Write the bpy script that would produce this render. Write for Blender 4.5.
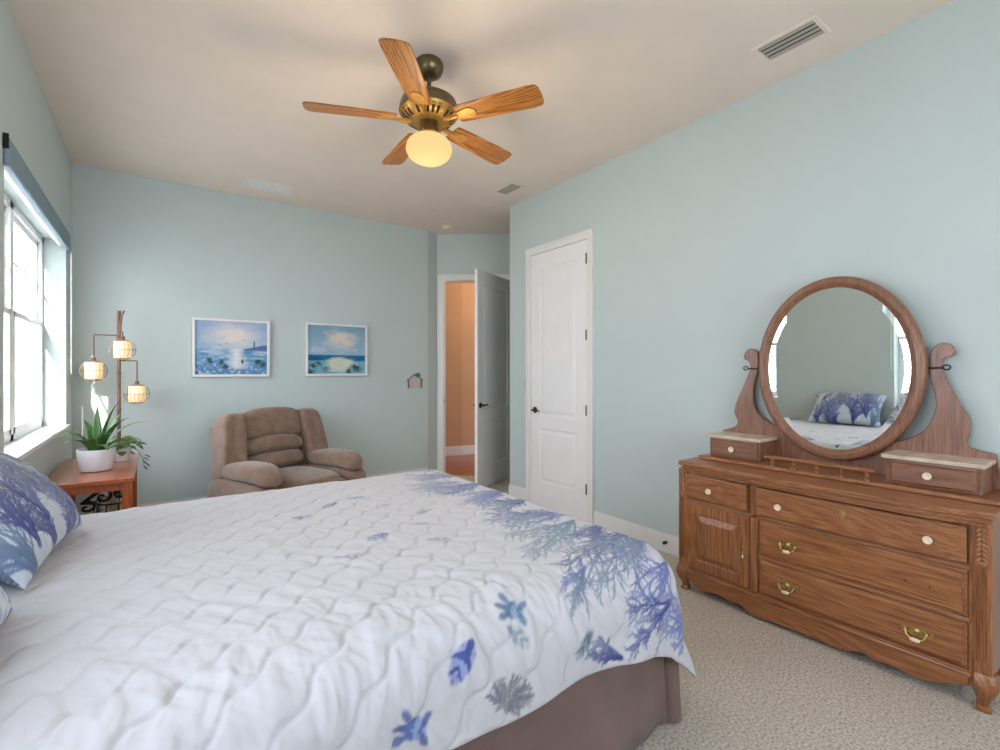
import bpy, bmesh, math, random
import numpy as np
from mathutils import Vector, Matrix, Euler
PI = math.pi
for o in list(bpy.data.objects): bpy.data.objects.remove(o)
SC = bpy.context.scene; COL = SC.collection

def lin(c):
    return tuple(((v/255)/12.92 if v/255 <= .04045 else ((v/255+.055)/1.055)**2.4) for v in c)

# ------------------------------------------------------------ camera
F = 479.0
YAW = math.atan(345/F)
cd = bpy.data.cameras.new('camera'); cam = bpy.data.objects.new('camera', cd); COL.objects.link(cam)
cd.sensor_fit = 'HORIZONTAL'; cd.sensor_width = 36; cd.lens = 36*F/1000; cd.shift_y = -.004; cd.clip_start = .02
cam.location = (0, 0, 1.32); cam.rotation_euler = (PI/2, 0, -YAW)
SC.camera = cam
# ------------------------------------------------------------ world, sun, daylight
SC.view_settings.view_transform = 'Standard'; SC.view_settings.look = 'None'
SC.view_settings.gamma = 1; SC.view_settings.use_curve_mapping = False
SC.view_settings.exposure = 0.0
w = bpy.data.worlds.new('sky'); SC.world = w; w.use_nodes = True
bg = w.node_tree.nodes['Background']; bg.inputs[0].default_value = (.81, .89, 1, 1); bg.inputs[1].default_value = 8.5
def lamp(kind, name, loc, energy, color, rot=(0, 0, 0), **k):
    l = bpy.data.lights.new(name, kind); l.energy = energy; l.color = color
    for a, b in k.items(): setattr(l, a, b)
    o = bpy.data.objects.new(name, l); o.location = loc; o.rotation_euler = rot; COL.objects.link(o); return o
sd = Vector((.19, 1, -.5))
lamp('SUN', 'sun', (-3, -3, 6), 9.0, (1, .96, .88), sd.to_track_quat('-Z', 'Y').to_euler(), angle=.01)
for y0, y1 in ((3.10, 4.98), (.0, 1.87)):
    p = lamp('AREA', 'window_portal', (-.76, (y0+y1)/2, 1.615), 1, (1, 1, 1), (0, -PI/2, 0), shape='RECTANGLE', size=1.43, size_y=y1-y0)
    p.data.cycles.is_portal = True
p = lamp('AREA', 'window_portal', (1.3, -1.87, 1.6), 1, (1, 1, 1), (PI/2, 0, 0), shape='RECTANGLE', size=2.2, size_y=1.5)  # sky portal for the added window behind the camera
p.data.cycles.is_portal = True
lamp('POINT', 'hall_lamp_light', (4.1, 5.6, 2.6), 15, (1, .72, .45), shadow_soft_size=.15)

# ------------------------------------------------------------ materials
def nt(name):
    m = bpy.data.materials.new(name); m.use_nodes = True
    return m, m.node_tree.nodes, m.node_tree.links, m.node_tree.nodes['Principled BSDF']
def coords(N, L, scale=(1, 1, 1), rot=(0, 0, 0)):
    t = N.new('ShaderNodeTexCoord'); mp = N.new('ShaderNodeMapping')
    mp.inputs['Scale'].default_value = scale; mp.inputs['Rotation'].default_value = rot
    L.new(t.outputs['Object'], mp.inputs[0]); return mp.outputs[0]
def ramp(N, L, src, stops):
    r = N.new('ShaderNodeValToRGB'); L.new(src, r.inputs[0]); e = r.color_ramp.elements
    while len(e) < len(stops): e.new(.5)
    for i, (p, c) in enumerate(stops):
        e[i].position = p; e[i].color = (*lin(c), 1)
    return r.outputs[0]
def noise(N, L, vec, scale, detail=3, rough=.5, dist=0):
    n = N.new('ShaderNodeTexNoise'); L.new(vec, n.inputs['Vector'])
    n.inputs['Scale'].default_value = scale; n.inputs['Detail'].default_value = detail
    n.inputs['Roughness'].default_value = rough; n.inputs['Distortion'].default_value = dist
    return n.outputs[0]
def bump(N, L, b, h, strength=.3, dist=.002):
    u = N.new('ShaderNodeBump'); u.inputs['Strength'].default_value = strength; u.inputs['Distance'].default_value = dist
    L.new(h, u.inputs['Height']); L.new(u.outputs[0], b.inputs['Normal'])
def mat(name, c, rough=.5, metal=0, c2=None, ns=20, bs=0, bd=.002, bns=None, spec=None, sheen=0):
    m, N, L, b = nt(name)
    b.inputs['Base Color'].default_value = (*lin(c), 1); b.inputs['Roughness'].default_value = rough; b.inputs['Metallic'].default_value = metal
    if spec is not None: b.inputs['Specular IOR Level'].default_value = spec
    if sheen: b.inputs['Sheen Weight'].default_value = sheen
    v = coords(N, L)
    c2 = c2 or tuple(max(0, x-4) for x in c)
    L.new(ramp(N, L, noise(N, L, v, ns), [(.3, c), (.7, c2)]), b.inputs['Base Color'])
    if bs: bump(N, L, b, noise(N, L, v, bns or ns*4, 4), bs, bd)
    return m
def wood(name, axis, dark, mid, light, rough=.35, scale=1.0, coat=.25, lo=.22, hi=.74, wave=.055):
    """grain runs along axis 0/1/2 of the object's own coordinates"""
    m, N, L, b = nt(name)
    s = [4.5*scale, 4.5*scale, 4.5*scale]; s[axis] = .55*scale
    n1 = noise(N, L, coords(N, L, tuple(s)), 1, 2, .45, .3)
    k1 = N.new('ShaderNodeMath'); k1.operation = 'MULTIPLY'; L.new(n1, k1.inputs[0]); k1.inputs[1].default_value = 130
    k2 = N.new('ShaderNodeMath'); k2.operation = 'SINE'; L.new(k1.outputs[0], k2.inputs[0])
    s2 = [230*scale]*3; s2[axis] = 7*scale
    n2 = noise(N, L, coords(N, L, tuple(s2)), 1, 4, .6)
    mx = N.new('ShaderNodeMath'); mx.operation = 'MULTIPLY_ADD'; L.new(k2.outputs[0], mx.inputs[0]); mx.inputs[1].default_value = wave
    m3 = N.new('ShaderNodeMath'); m3.operation = 'MULTIPLY'; L.new(n2, m3.inputs[0]); m3.inputs[1].default_value = .94
    L.new(m3.outputs[0], mx.inputs[2])
    L.new(ramp(N, L, mx.outputs[0], [(lo, dark), (.47, mid), (hi, light)]), b.inputs['Base Color'])
    b.inputs['Roughness'].default_value = rough; b.inputs['Coat Weight'].default_value = coat; b.inputs['Coat Roughness'].default_value = .25
    bump(N, L, b, n2, .15, .001)
    return m
def emis(name, c, strength, base=None):
    m, N, L, b = nt(name); b.inputs['Base Color'].default_value = (*lin(base or c), 1)
    b.inputs['Emission Color'].default_value = (*lin(c), 1); b.inputs['Emission Strength'].default_value = strength
    b.inputs['Roughness'].default_value = .35
    return m
def attrmat(name, rough=.8, bs=0, bns=900, sheen=0):
    m, N, L, b = nt(name)
    a = N.new('ShaderNodeVertexColor'); a.layer_name = 'print'; L.new(a.outputs[0], b.inputs['Base Color'])
    b.inputs['Roughness'].default_value = rough; b.inputs['Specular IOR Level'].default_value = .2
    if sheen: b.inputs['Sheen Weight'].default_value = sheen
    if bs: bump(N, L, b, noise(N, L, coords(N, L), bns, 2), bs, .001)
    return m
M = {}
M['wall'] = mat('aqua_paint', (195, 207, 206), .75, c2=(193, 205, 204), ns=3, bs=.12, bns=160, bd=.001, spec=.25)
M['ceil'] = mat('ceiling_paint', (236, 222, 209), .9, ns=4, bs=.2, bns=120, bd=.001, spec=.1)
M['hallwall'] = mat('tan_paint', (205, 164, 128), .8, ns=3, bs=.1, bns=120, spec=.2)
M['white'] = mat('white_paint', (234, 232, 230), .4, ns=5, spec=.4)
M['doorw'] = mat('white_door_paint', (240, 238, 238), .42, ns=5, spec=.35)
M['vinyl'] = mat('white_vinyl', (240, 240, 240), .35, ns=5)
M['bronze'] = mat('dark_bronze', (58, 50, 44), .35, .8, ns=30)
M['steel'] = mat('hinge_metal', (120, 116, 108), .4, .8, ns=30)
M['valance'] = mat('blue_grey_fabric', (132, 156, 168), .8, ns=60, bs=.2, bns=600)
M['black'] = mat('black_metal', (26, 24, 24), .45, .2, ns=30)
def carpet():
    m, N, L, b = nt('beige_carpet'); v = coords(N, L)
    n1 = noise(N, L, v, 95, 4, .75); n2 = noise(N, L, v, 2.5, 2)
    c1 = ramp(N, L, n1, [(.36, (164, 150, 136)), (.47, (210, 199, 187)), (.56, (228, 219, 210)), (.68, (244, 238, 231))])
    mx = N.new('ShaderNodeMix'); mx.data_type = 'RGBA'; mx.blend_type = 'MULTIPLY'; mx.inputs[0].default_value = .35
    L.new(c1, mx.inputs[6]); L.new(ramp(N, L, n2, [(.3, (235, 232, 228)), (.7, (255, 255, 255))]), mx.inputs[7])
    L.new(mx.outputs[2], b.inputs['Base Color']); b.inputs['Roughness'].default_value = .95; b.inputs['Specular IOR Level'].default_value = .1
    bump(N, L, b, n1, .8, .01); return m
M['carpet'] = carpet()
OAK = ((92, 52, 28), (150, 94, 56), (184, 130, 86))
for k, ax in (('y', 1), ('z', 2), ('x', 0)):
    M['oak'+k] = wood('oak_grain_'+k, ax, *OAK)
OAKD = ((92, 58, 42), (134, 90, 66), (156, 110, 84))
M['hutchy'] = wood('hutch_grain_y', 1, *OAKD); M['hutchz'] = wood('hutch_grain_z', 2, *OAKD)
M['blade'] = wood('blade_grain', 0, (104, 58, 16), (166, 104, 34), (190, 124, 50), .4, 1.3, .15, .30, .66, .13)
M['cherryy'] = wood('cherry_grain_y', 1, (128, 60, 34), (172, 88, 52), (194, 112, 70), .25, 1, .5)
M['cherryz'] = wood('cherry_grain_z', 2, (130, 58, 26), (178, 90, 42), (204, 116, 60), .3, 1, .4)
M['hallfloor'] = wood('hall_floor_wood', 0, (130, 66, 38), (172, 96, 60), (190, 116, 76), .3, .6, .3)
M['brass'] = mat('aged_brass', (206, 178, 118), .34, .8, c2=(164, 136, 84), ns=60)
M['antbrass'] = mat('antique_brass', (128, 116, 84), .3, .85, c2=(104, 92, 64), ns=12)
M['fanbrass'] = mat('polished_brass', (214, 168, 90), .35, .6, c2=(186, 140, 72), ns=30)
M['porc'] = mat('porcelain', (236, 220, 194), .2, ns=20)
M['marble'] = mat('cream_marble', (214, 198, 176), .25, c2=(188, 168, 146), ns=14)
M['recl'] = mat('brown_microfibre', (152, 127, 110), .85, c2=(128, 104, 89), ns=14, bs=.4, bns=260, bd=.003, spec=.2, sheen=.4)
M['skirt'] = mat('brown_skirt_fabric', (126, 104, 98), .8, c2=(118, 96, 90), ns=8, bs=.2, bns=500, sheen=.2)
M['mattress'] = mat('mattress_ticking', (220, 218, 214), .9)
M['pot'] = mat('white_ceramic', (222, 222, 226), .3, ns=10)
M['soil'] = mat('dark_soil', (62, 50, 40), .95, c2=(40, 32, 26), ns=80, bs=.6)
M['leaf'] = mat('green_leaf', (84, 124, 62), .4, c2=(52, 92, 44), ns=26)
M['leaf2'] = mat('variegated_leaf', (120, 150, 80), .4, c2=(60, 100, 50), ns=40)
M['pole'] = mat('brown_lamp_pole', (126, 92, 76), .45, .2, c2=(104, 72, 58), ns=30)
M['shade'] = emis('lit_lamp_shade', (255, 214, 150), .62, (230, 214, 180))
M['globe'] = emis('lit_frosted_globe', (255, 222, 150), .95, (60, 50, 36))
M['globe'].node_tree.nodes['Principled BSDF'].inputs['Specular IOR Level'].default_value = .05; M['globe'].node_tree.nodes['Principled BSDF'].inputs['Roughness'].default_value = 1
M['wire'] = mat('lamp_wire', (150, 136, 122), .4, .6)
M['pink'] = mat('pink_paper', (222, 160, 140), .7, c2=(240, 214, 190), ns=30)
M['cream'] = mat('cream_paper', (236, 226, 204), .7, ns=30)
M['darkgap'] = mat('dark_gap', (40, 36, 34), .8)
M['grille'] = mat('grey_grille', (178, 172, 162), .5, .2)
M['quilt'] = attrmat('printed_quilt_cotton', .85, .15, 700, .15)
M['sham'] = attrmat('printed_sham_cotton', .85, .15, 700, .15)
M['paint'] = attrmat('painted_canvas', .6, .3, 300)
def glass():
    m, N, L, b = nt('window_glass'); N.remove(b); t = N.new('ShaderNodeBsdfTransparent'); g = N.new('ShaderNodeBsdfGlossy')
    g.inputs['Roughness'].default_value = .02; x = N.new('ShaderNodeMixShader'); x.inputs[0].default_value = .06
    L.new(t.outputs[0], x.inputs[1]); L.new(g.outputs[0], x.inputs[2]); L.new(x.outputs[0], N['Material Output'].inputs[0]); return m
M['glass'] = glass()
def mirr():
    m, N, L, b = nt('mirror_silver'); b.inputs['Base Color'].default_value = (.86, .9, .88, 1); b.inputs['Metallic'].default_value = 1; b.inputs['Roughness'].default_value = .01; return m
M['mirror'] = mirr()

# ------------------------------------------------------------ mesh builder
ORG = {}
class MB:
    def __init__(s): s.v = []; s.f = []
    def add(s, v, f):
        n = len(s.v); s.v += [tuple(p) for p in v]; s.f += [[i+n for i in q] for q in f]; return s
    def box(s, x0, x1, y0, y1, z0, z1):
        v = [(x, y, z) for z in (z0, z1) for y in (y0, y1) for x in (x0, x1)]
        return s.add(v, [[0, 2, 3, 1], [4, 5, 7, 6], [0, 1, 5, 4], [2, 6, 7, 3], [0, 4, 6, 2], [1, 3, 7, 5]])
    def obox(s, p, q, w_, z0, z1):     # wall-like box from p to q, extruded to the left side by w_
        d = Vector((q[0]-p[0], q[1]-p[1])).normalized(); n = Vector((-d.y, d.x))*w_
        b = [(p[0], p[1]), (q[0], q[1]), (q[0]+n.x, q[1]+n.y), (p[0]+n.x, p[1]+n.y)]
        return s.prism(b, z0, z1, 'z')
    def prism(s, poly, a, b, axis='z'):
        def P(u, v, t): return (u, v, t) if axis == 'z' else ((t, u, v) if axis == 'x' else (u, t, v))
        n = len(poly); v = [P(u, w_, a) for u, w_ in poly]+[P(u, w_, b) for u, w_ in poly]
        return s.add(v, [list(range(n))[::-1], list(range(n, 2*n))]+[[i, (i+1) % n, n+(i+1) % n, n+i] for i in range(n)])
    def lathe(s, prof, c=(0, 0, 0), n=24, M_=None):
        v = []; f = []; M_ = M_ or Matrix()
        for r, z in prof:
            for k in range(n):
                a = 2*PI*k/n; v.append(M_ @ Vector((r*math.cos(a), r*math.sin(a), z))+Vector(c))
        m = len(prof)
        for j in range(m-1):
            for k in range(n): f.append([j*n+k, j*n+(k+1) % n, (j+1)*n+(k+1) % n, (j+1)*n+k])
        f.append(list(range(n))[::-1]); f.append([(m-1)*n+k for k in range(n)])
        return s.add(v, f)
    def tube(s, pts, r, n=8, closed=False):
        pts = [Vector(p) for p in pts]; m = len(pts)
        rs = r if isinstance(r, (list, tuple)) else [r]*m
        v = []; f = []; up = None
        for i, p in enumerate(pts):
            a = pts[(i-1) % m] if (closed or i > 0) else p; b = pts[(i+1) % m] if (closed or i < m-1) else p
            d = (b-a).normalized()
            if up is None: up = Vector((0, 0, 1)) if abs(d.z) < .9 else Vector((1, 0, 0))
            x = d.cross(up).normalized(); up = x.cross(d).normalized()
            for k in range(n):
                t = 2*PI*k/n; v.append(p+(x*math.cos(t)+up*math.sin(t))*rs[i])
        for i in range(m if closed else m-1):
            j = (i+1) % m
            for k in range(n): f.append([i*n+k, i*n+(k+1) % n, j*n+(k+1) % n, j*n+k])
        if not closed: f += [list(range(n))[::-1], [(m-1)*n+k for k in range(n)]]
        return s.add(v, f)
    def rbox(s, c, h, n=4, res=12, R=None, warp=None):   # puffy rounded box
        v = []; f = []; R = R or Matrix.Identity(3); idx = {}
        def vid(p):
            k = tuple(round(q, 5) for q in p)
            if k not in idx:
                d = (abs(p[0])**n+abs(p[1])**n+abs(p[2])**n)**(1/n)
                q = Vector((p[0]/d*h[0], p[1]/d*h[1], p[2]/d*h[2]))
                if warp: q = Vector(warp(q))
                idx[k] = len(v); v.append(R @ q+Vector(c))
            return idx[k]
        g = [math.tan(PI/4*(-1+2*i/res)) for i in range(res+1)]
        for ax in range(3):
            for sg in (-1, 1):
                for i in range(res):
                    for j in range(res):
                        q = []
                        for a, b in ((g[i], g[j]), (g[i+1], g[j]), (g[i+1], g[j+1]), (g[i], g[j+1])):
                            p = [0, 0, 0]; p[ax] = sg; p[(ax+1) % 3] = a; p[(ax+2) % 3] = b; q.append(vid(p))
                        f.append(q if sg > 0 else q[::-1])
        return s.add(v, f)
    def grid(s, P):      # P[i][j] points
        n, m = len(P), len(P[0]); return s.add([p for r in P for p in r], [[i*m+j, (i+1)*m+j, (i+1)*m+j+1, i*m+j+1] for i in range(n-1) for j in range(m-1)])
    def build(s, name, m, parent=None, smooth=True, bevel=0, subsurf=0, solid=0, ang=40):
        org = ORG.get(parent.name, Vector((0, 0, 0))) if parent else Vector((0, 0, 0))
        me = bpy.data.meshes.new(name); me.from_pydata([tuple(Vector(p)-org) for p in s.v], [], s.f); me.validate()
        bm = bmesh.new(); bm.from_mesh(me)
        bmesh.ops.recalc_face_normals(bm, faces=bm.faces)
        for e in bm.edges:
            if len(e.link_faces) == 2 and e.calc_face_angle(0) > math.radians(ang): e.smooth = False
        for q in bm.faces: q.smooth = smooth
        bm.to_mesh(me); bm.free(); me.materials.append(m)
        o = bpy.data.objects.new(name, me); COL.objects.link(o)
        if parent: o.parent = parent; ORG[o.name] = org
        if solid: d = o.modifiers.new('s', 'SOLIDIFY'); d.thickness = solid; d.offset = 0
        if bevel: d = o.modifiers.new('b', 'BEVEL'); d.width = bevel; d.segments = 2; d.limit_method = 'ANGLE'
        if subsurf: d = o.modifiers.new('u', 'SUBSURF'); d.levels = d.render_levels = subsurf
        return o
def tag(o, label, cat, group=None, kind=None):
    o['label'] = label; o['category'] = cat
    if group: o['group'] = group
    if kind: o['kind'] = kind
    return o
def thing(name, label, cat, loc=(0, 0, 0), rz=0, group=None, kind=None, local=False):
    o = bpy.data.objects.new(name, None); COL.objects.link(o); o.location = loc; o.rotation_euler = (0, 0, rz); o.empty_display_size = .1
    ORG[o.name] = Vector((0, 0, 0)) if (local or rz) else Vector(loc)
    return tag(o, label, cat, group, kind)
def copy_tree(o, parent=None):
    c = o.copy(); COL.objects.link(c); c.parent = parent
    for ch in list(o.children): copy_tree(ch, c)
    return c
def struct(mb, name, m, label, cat, **k): return tag(mb.build(name, m, **k), label, cat, kind='structure')
def frame_ring(mb, rings):   # list of rings (lists of 3d pts equal length, closed), skin consecutive
    n = len(rings[0]); base = len(mb.v)
    for r in rings: mb.v += [tuple(p) for p in r]
    for a in range(len(rings)-1):
        for i in range(n): mb.f.append([base+a*n+i, base+a*n+(i+1) % n, base+(a+1)*n+(i+1) % n, base+(a+1)*n+i])
    return mb
def rect(fn, u0, u1, w0, w1, d): return [fn(u0, w0, d), fn(u1, w0, d), fn(u1, w1, d), fn(u0, w1, d)]
def panel(mb, fn, u0, u1, w0, w1, prof):   # nested rectangles (inset, depth); caps the last
    rs = [rect(fn, u0+i, u1-i, w0+i, w1-i, d) for i, d in prof]
    frame_ring(mb, rs); n = len(mb.v); mb.f.append([n-4, n-3, n-2, n-1])

# ------------------------------------------------------------ numpy noise
def vnoise(x, y, seed=0):
    xi = np.floor(x).astype(np.int64); yi = np.floor(y).astype(np.int64); fx = x-xi; fy = y-yi
    fx = fx*fx*(3-2*fx); fy = fy*fy*(3-2*fy)
    def h(a, b):
        n = (a*374761393+b*668265263+seed*982451653) & 0x7fffffff
        n = ((n ^ (n >> 13))*1274126177) & 0x7fffffff; return ((n ^ (n >> 16)) & 0xffff)/65535.
    return (h(xi, yi)*(1-fx)+h(xi+1, yi)*fx)*(1-fy)+(h(xi, yi+1)*(1-fx)+h(xi+1, yi+1)*fx)*fy
def fbm(x, y, seed=0, o=4):
    r = 0; a = .5
    for k in range(o): r = r+a*vnoise(x*2**k, y*2**k, seed+k); a *= .5
    return r
def np_grid(name, P, col, m, parent=None, solid=0):
    n, k = P.shape[:2]; me = bpy.data.meshes.new(name)
    org = ORG.get(parent.name, Vector((0, 0, 0))) if parent else Vector((0, 0, 0))
    V = (P.reshape(-1, 3)-np.array(org)).astype(np.float32)
    i, j = np.meshgrid(np.arange(n-1), np.arange(k-1), indexing='ij'); a = i*k+j
    Fc = np.stack([a, a+k, a+k+1, a+1], -1).reshape(-1, 4)
    me.vertices.add(len(V)); me.vertices.foreach_set('co', V.ravel())
    me.loops.add(Fc.size); me.loops.foreach_set('vertex_index', Fc.ravel().astype(np.int32))
    me.polygons.add(len(Fc)); me.polygons.foreach_set('loop_start', (np.arange(len(Fc))*4).astype(np.int32))
    me.update(calc_edges=True); me.polygons.foreach_set('use_smooth', np.ones(len(Fc), bool))
    ca = me.color_attributes.new('print', 'FLOAT_COLOR', 'POINT')
    rgba = np.ones((len(V), 4), np.float32); rgba[:, :3] = col.reshape(-1, 3); ca.data.foreach_set('color', rgba.ravel())
    me.materials.append(m); o = bpy.data.objects.new(name, me); COL.objects.link(o)
    if parent: o.parent = parent; ORG[o.name] = org
    if solid: d = o.modifiers.new('s', 'SOLIDIFY'); d.thickness = solid; d.offset = -1
    return o
class Painter:
    """paints onto colour arrays laid out on cloth coordinates (s along rows, t)"""
    def __init__(s, S, T, col): s.S = S; s.T = T; s.c = col; s.s0 = S[:, 0]
    def blend(s, a, b, mask, c, al): 
        k = (mask*al)[..., None]; s.c[a:b] = s.c[a:b]*(1-k)+np.array(lin(c))*k
    def rows(s, lo, hi): return np.searchsorted(s.s0, lo), np.searchsorted(s.s0, hi)
    def seg(s, p, q, w0, w1, c, al=.85, soft=.003):
        a, b = s.rows(min(p[0], q[0])-w0-soft, max(p[0], q[0])+w0+soft)
        if b <= a: return
        X = s.S[a:b]-p[0]; Y = s.T[a:b]-p[1]; dx, dy = q[0]-p[0], q[1]-p[1]; l2 = dx*dx+dy*dy+1e-9
        t = np.clip((X*dx+Y*dy)/l2, 0, 1); d = np.hypot(X-t*dx, Y-t*dy); w_ = w0+(w1-w0)*t
        s.blend(a, b, np.clip((w_+soft-d)/soft, 0, 1), c, al)
    def blob(s, c0, rx, ry, ang, c, al=.5, soft=.4, stripes=0, sc=None, seed=1, edge=0):
        R = max(rx, ry)*1.3; a, b = s.rows(c0[0]-R, c0[0]+R)
        if b <= a: return
        X = s.S[a:b]-c0[0]; Y = s.T[a:b]-c0[1]; u = X*math.cos(ang)+Y*math.sin(ang); v = -X*math.sin(ang)+Y*math.cos(ang)
        d = np.hypot(u/rx, v/ry)+edge*(fbm(u*40+9, v*40, seed, 3)-.5); k = np.clip((1-d)/soft, 0, 1)
        s.blend(a, b, k, c, al)
        if stripes: s.blend(a, b, k*(np.sin((u/rx*stripes+np.abs(v/ry)*2.0+fbm(u*30, v*30, seed)*2)*3) > .1), sc, al)
    def coral(s, rnd, p, ang, L, w_, depth, cols, spread=.5):
        if depth == 0 or L < .006: return
        n = 3; c = rnd.choice(cols)
        for i in range(n):
            ang += rnd.uniform(-.22, .22); q = (p[0]+math.cos(ang)*L/n, p[1]+math.sin(ang)*L/n)
            s.seg(p, q, w_*(1-.1*i), w_*(.9-.1*i), c, rnd.uniform(.7, .95)); 
            if i < n-1 and depth > 1: s.coral(rnd, q, ang+rnd.choice((-1, 1))*rnd.uniform(.5, 1.0), L*.6, w_*.62, depth-1, cols, spread)
            p = q
        for sg in (-1, 1): s.coral(rnd, p, ang+sg*rnd.uniform(.2, spread), L*.78, w_*.75, depth-1, cols, spread)

# ================================================================= ROOM
H = 3.05
P0 = Vector((2.89, 5.38)); DW = Vector((.789, -.614)); DW.normalize(); NW = Vector((.614, .789))   # entry wall origin, direction, outward normal
def ew(s, o=0): p = P0+DW*s+NW*o; return (p.x, p.y)
eL = 2.2
mb = MB(); mb.prism([(-.9, -1.95), (5.1, -1.95), (5.1, 3.9), ew(eL), ew(0), (2.73, 5.45), (-.9, 5.45)], -.1, 0)
struct(mb, 'floor', M['carpet'], 'beige speckled loop carpet across the bedroom', 'carpet', smooth=False)
mb = MB(); mb.prism([ew(0), ew(eL), (6.2, 4.2), (6.2, 7.6), (2.3, 7.6), (2.3, 5.46), (2.80, 5.46)], -.11, -.002)
struct(mb, 'floor_hall', M['hallfloor'], 'reddish wood floor in the hall beyond the open door', 'floor', smooth=False)
mb = MB(); mb.box(-.9, 6.2, -1.95, 7.6, H, H+.1)
struct(mb, 'ceiling', M['ceil'], 'plain pale beige ceiling', 'ceiling', smooth=False)
WIN = ((3.10, 4.98), (.0, 1.87)); ZS, ZT = .90, 2.33
mb = MB(); XO, XI = -.74, -.56
mb.box(XO, XI, -1.95, 5.45, 0, ZS); mb.box(XO, XI, -1.95, 5.45, ZT, H)
mb.box(XO, XI, -1.95, WIN[1][0], ZS, ZT); mb.box(XO, XI, WIN[1][1], WIN[0][0], ZS, ZT); mb.box(XO, XI, WIN[0][1], 5.45, ZS, ZT)
struct(mb, 'wall_left', M['wall'], 'aqua wall holding the bright windows beside the bed', 'wall', smooth=False)
mb = MB(); mb.box(-.56, 2.73, 5.31, 5.45, 0, H)
struct(mb, 'wall_back', M['wall'], 'aqua wall behind the recliner and the two seascapes', 'wall', smooth=False)
mb = MB(); mb.obox((2.73, 5.31), (2.89, 5.38), .14, 0, H)
struct(mb, 'wall_return', M['wall'], 'narrow aqua return wall between back wall and entry door', 'wall', smooth=False)
D0, D1, DH = .085, .945, 2.46
mb = MB()
for a, b, z0, z1 in ((-.02, D0, 0, H), (D1, eL, 0, H), (D0, D1, DH, H)): mb.obox(ew(a), ew(b), .12, z0, z1)
struct(mb, 'wall_entry', M['wall'], 'angled aqua wall pierced by the open hall door', 'wall', smooth=False)
mb = MB(); CY0, CY1 = 2.908, 3.665
mb.box(3.03, 3.15, -1.95, CY0, 0, H); mb.box(3.03, 3.15, CY1, 4.03, 0, H); mb.box(3.03, 3.15, CY0, CY1, 2.46, H); mb.box(3.15, 5.1, 3.91, 4.03, 0, H)
struct(mb, 'wall_right', M['wall'], 'long aqua wall behind the dresser with the closet door', 'wall', smooth=False)
mb = MB(); mb.box(3.6, 3.7, 2.5, 3.9, 0, H)
struct(mb, 'wall_closet', M['white'], 'white back wall inside the closet', 'wall', smooth=False)
mb = MB(); mb.box(-.9, .2, -1.95, -1.81, 0, H); mb.box(2.4, 5.1, -1.95, -1.81, 0, H); mb.box(.2, 2.4, -1.95, -1.81, 0, .85); mb.box(.2, 2.4, -1.95, -1.81, 2.35, H)
struct(mb, 'wall_rear', M['wall'], 'aqua wall behind the camera with an opening for the added window', 'wall', smooth=False)
mb = MB(); hc = (3.92, 6.46)
mb.obox((2.3, 6.95), hc, .1, 0, H); mb.obox(hc, (6.2, 6.15), .1, 0, H); mb.obox((2.34, 5.45), (2.3, 6.95), -.1, 0, H); mb.obox((5.6, 6.3), (5.6, 4.0), .1, 0, H)
struct(mb, 'wall_hall', M['hallwall'], 'warm tan hall walls seen through the open door', 'wall', smooth=False)
mb = MB()
def bboard(mb, p, q, side=1, h=.135):
    mb.obox(p, q, .014*side, 0, h-.02); mb.obox(p, q, .009*side, h-.02, h)
m2 = MB(); bboard(m2, (3.03, -1.81), (3.03, CY0-.075)); bboard(m2, (3.03, CY1+.075), (3.03, 4.03))
struct(m2, 'baseboard_right', M['white'], 'white baseboard along the right wall beside the dresser', 'baseboard', smooth=False)
m2 = MB(); bboard(m2, (-.56, 5.31), (2.73, 5.31), -1)
struct(m2, 'baseboard_back', M['white'], 'white baseboard behind the recliner', 'baseboard', smooth=False)
m2 = MB(); bboard(m2, (-.56, -1.81), (-.56, 5.29), -1)
struct(m2, 'baseboard_left', M['white'], 'white baseboard under the windows', 'baseboard', smooth=False)
m2 = MB(); bboard(m2, (2.3, 6.95), hc, -1, .145); bboard(m2, hc, (5.55, 6.24), -1, .145)
struct(m2, 'baseboard_hall', M['white'], 'white baseboard in the hall beyond the open door', 'baseboard', smooth=False)
m2 = MB(); bboard(m2, ew(D1+.09), ew(eL), -1)
struct(m2, 'baseboard_entry', M['white'], 'white baseboard behind the open hall door', 'baseboard', smooth=False)

# windows --------------------------------------------------
def window(n, y0, y1, label):
    t = thing('window_%d' % n, label, 'window', (XI, (y0+y1)/2, ZS), kind='structure')
    xf0, xf1 = -.735, -.69; ym = (y0+y1)/2-.03; g = MB()
    for a, b, c, d in ((y0, y1, ZS, ZS+.045), (y0, y1, ZT-.045, ZT), (y0, y0+.045, ZS, ZT), (y1-.045, y1, ZS, ZT), (ym-.04, ym+.04, ZS, ZT)):
        g.box(xf0, xf1, a, b, c, d)
    g.build('window_frame', M['vinyl'], t, False, .003)
    for a, b in ((y0+.045, ym-.04), (ym+.04, y1-.045)):
        for c, d, x in ((ZS+.045, 1.685, -.70), (1.655, ZT-.045, -.725)):
            g = MB()
            for e in ((a, b, c, c+.035), (a, b, d-.035, d), (a, a+.03, c, d), (b-.03, b, c, d)): g.box(x-.012, x+.012, *e)
            if c > 1.5: g.box(x-.006, x+.006, a, b, 1.99, 2.005); 
            s_ = g.build('sash', M['vinyl'], t, False, .002)
            p = MB(); p.box(x-.003, x+.003, a+.02, b-.02, c+.02, d-.02); p.build('pane', M['glass'], s_, False)
        l = MB(); l.box(-.688, -.665, (a+b)/2-.03, (a+b)/2+.03, 1.665, 1.68); l.build('sash_lock', M['vinyl'], t, False, .003)
    g = MB(); g.box(-.69, -.535, y0-.02, y1+.02, ZS-.022, ZS+.004); g.build('window_sill', M['white'], t, False, .004)
    return t
window(1, *WIN[0], 'bright twin sash window above the side table')
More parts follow.
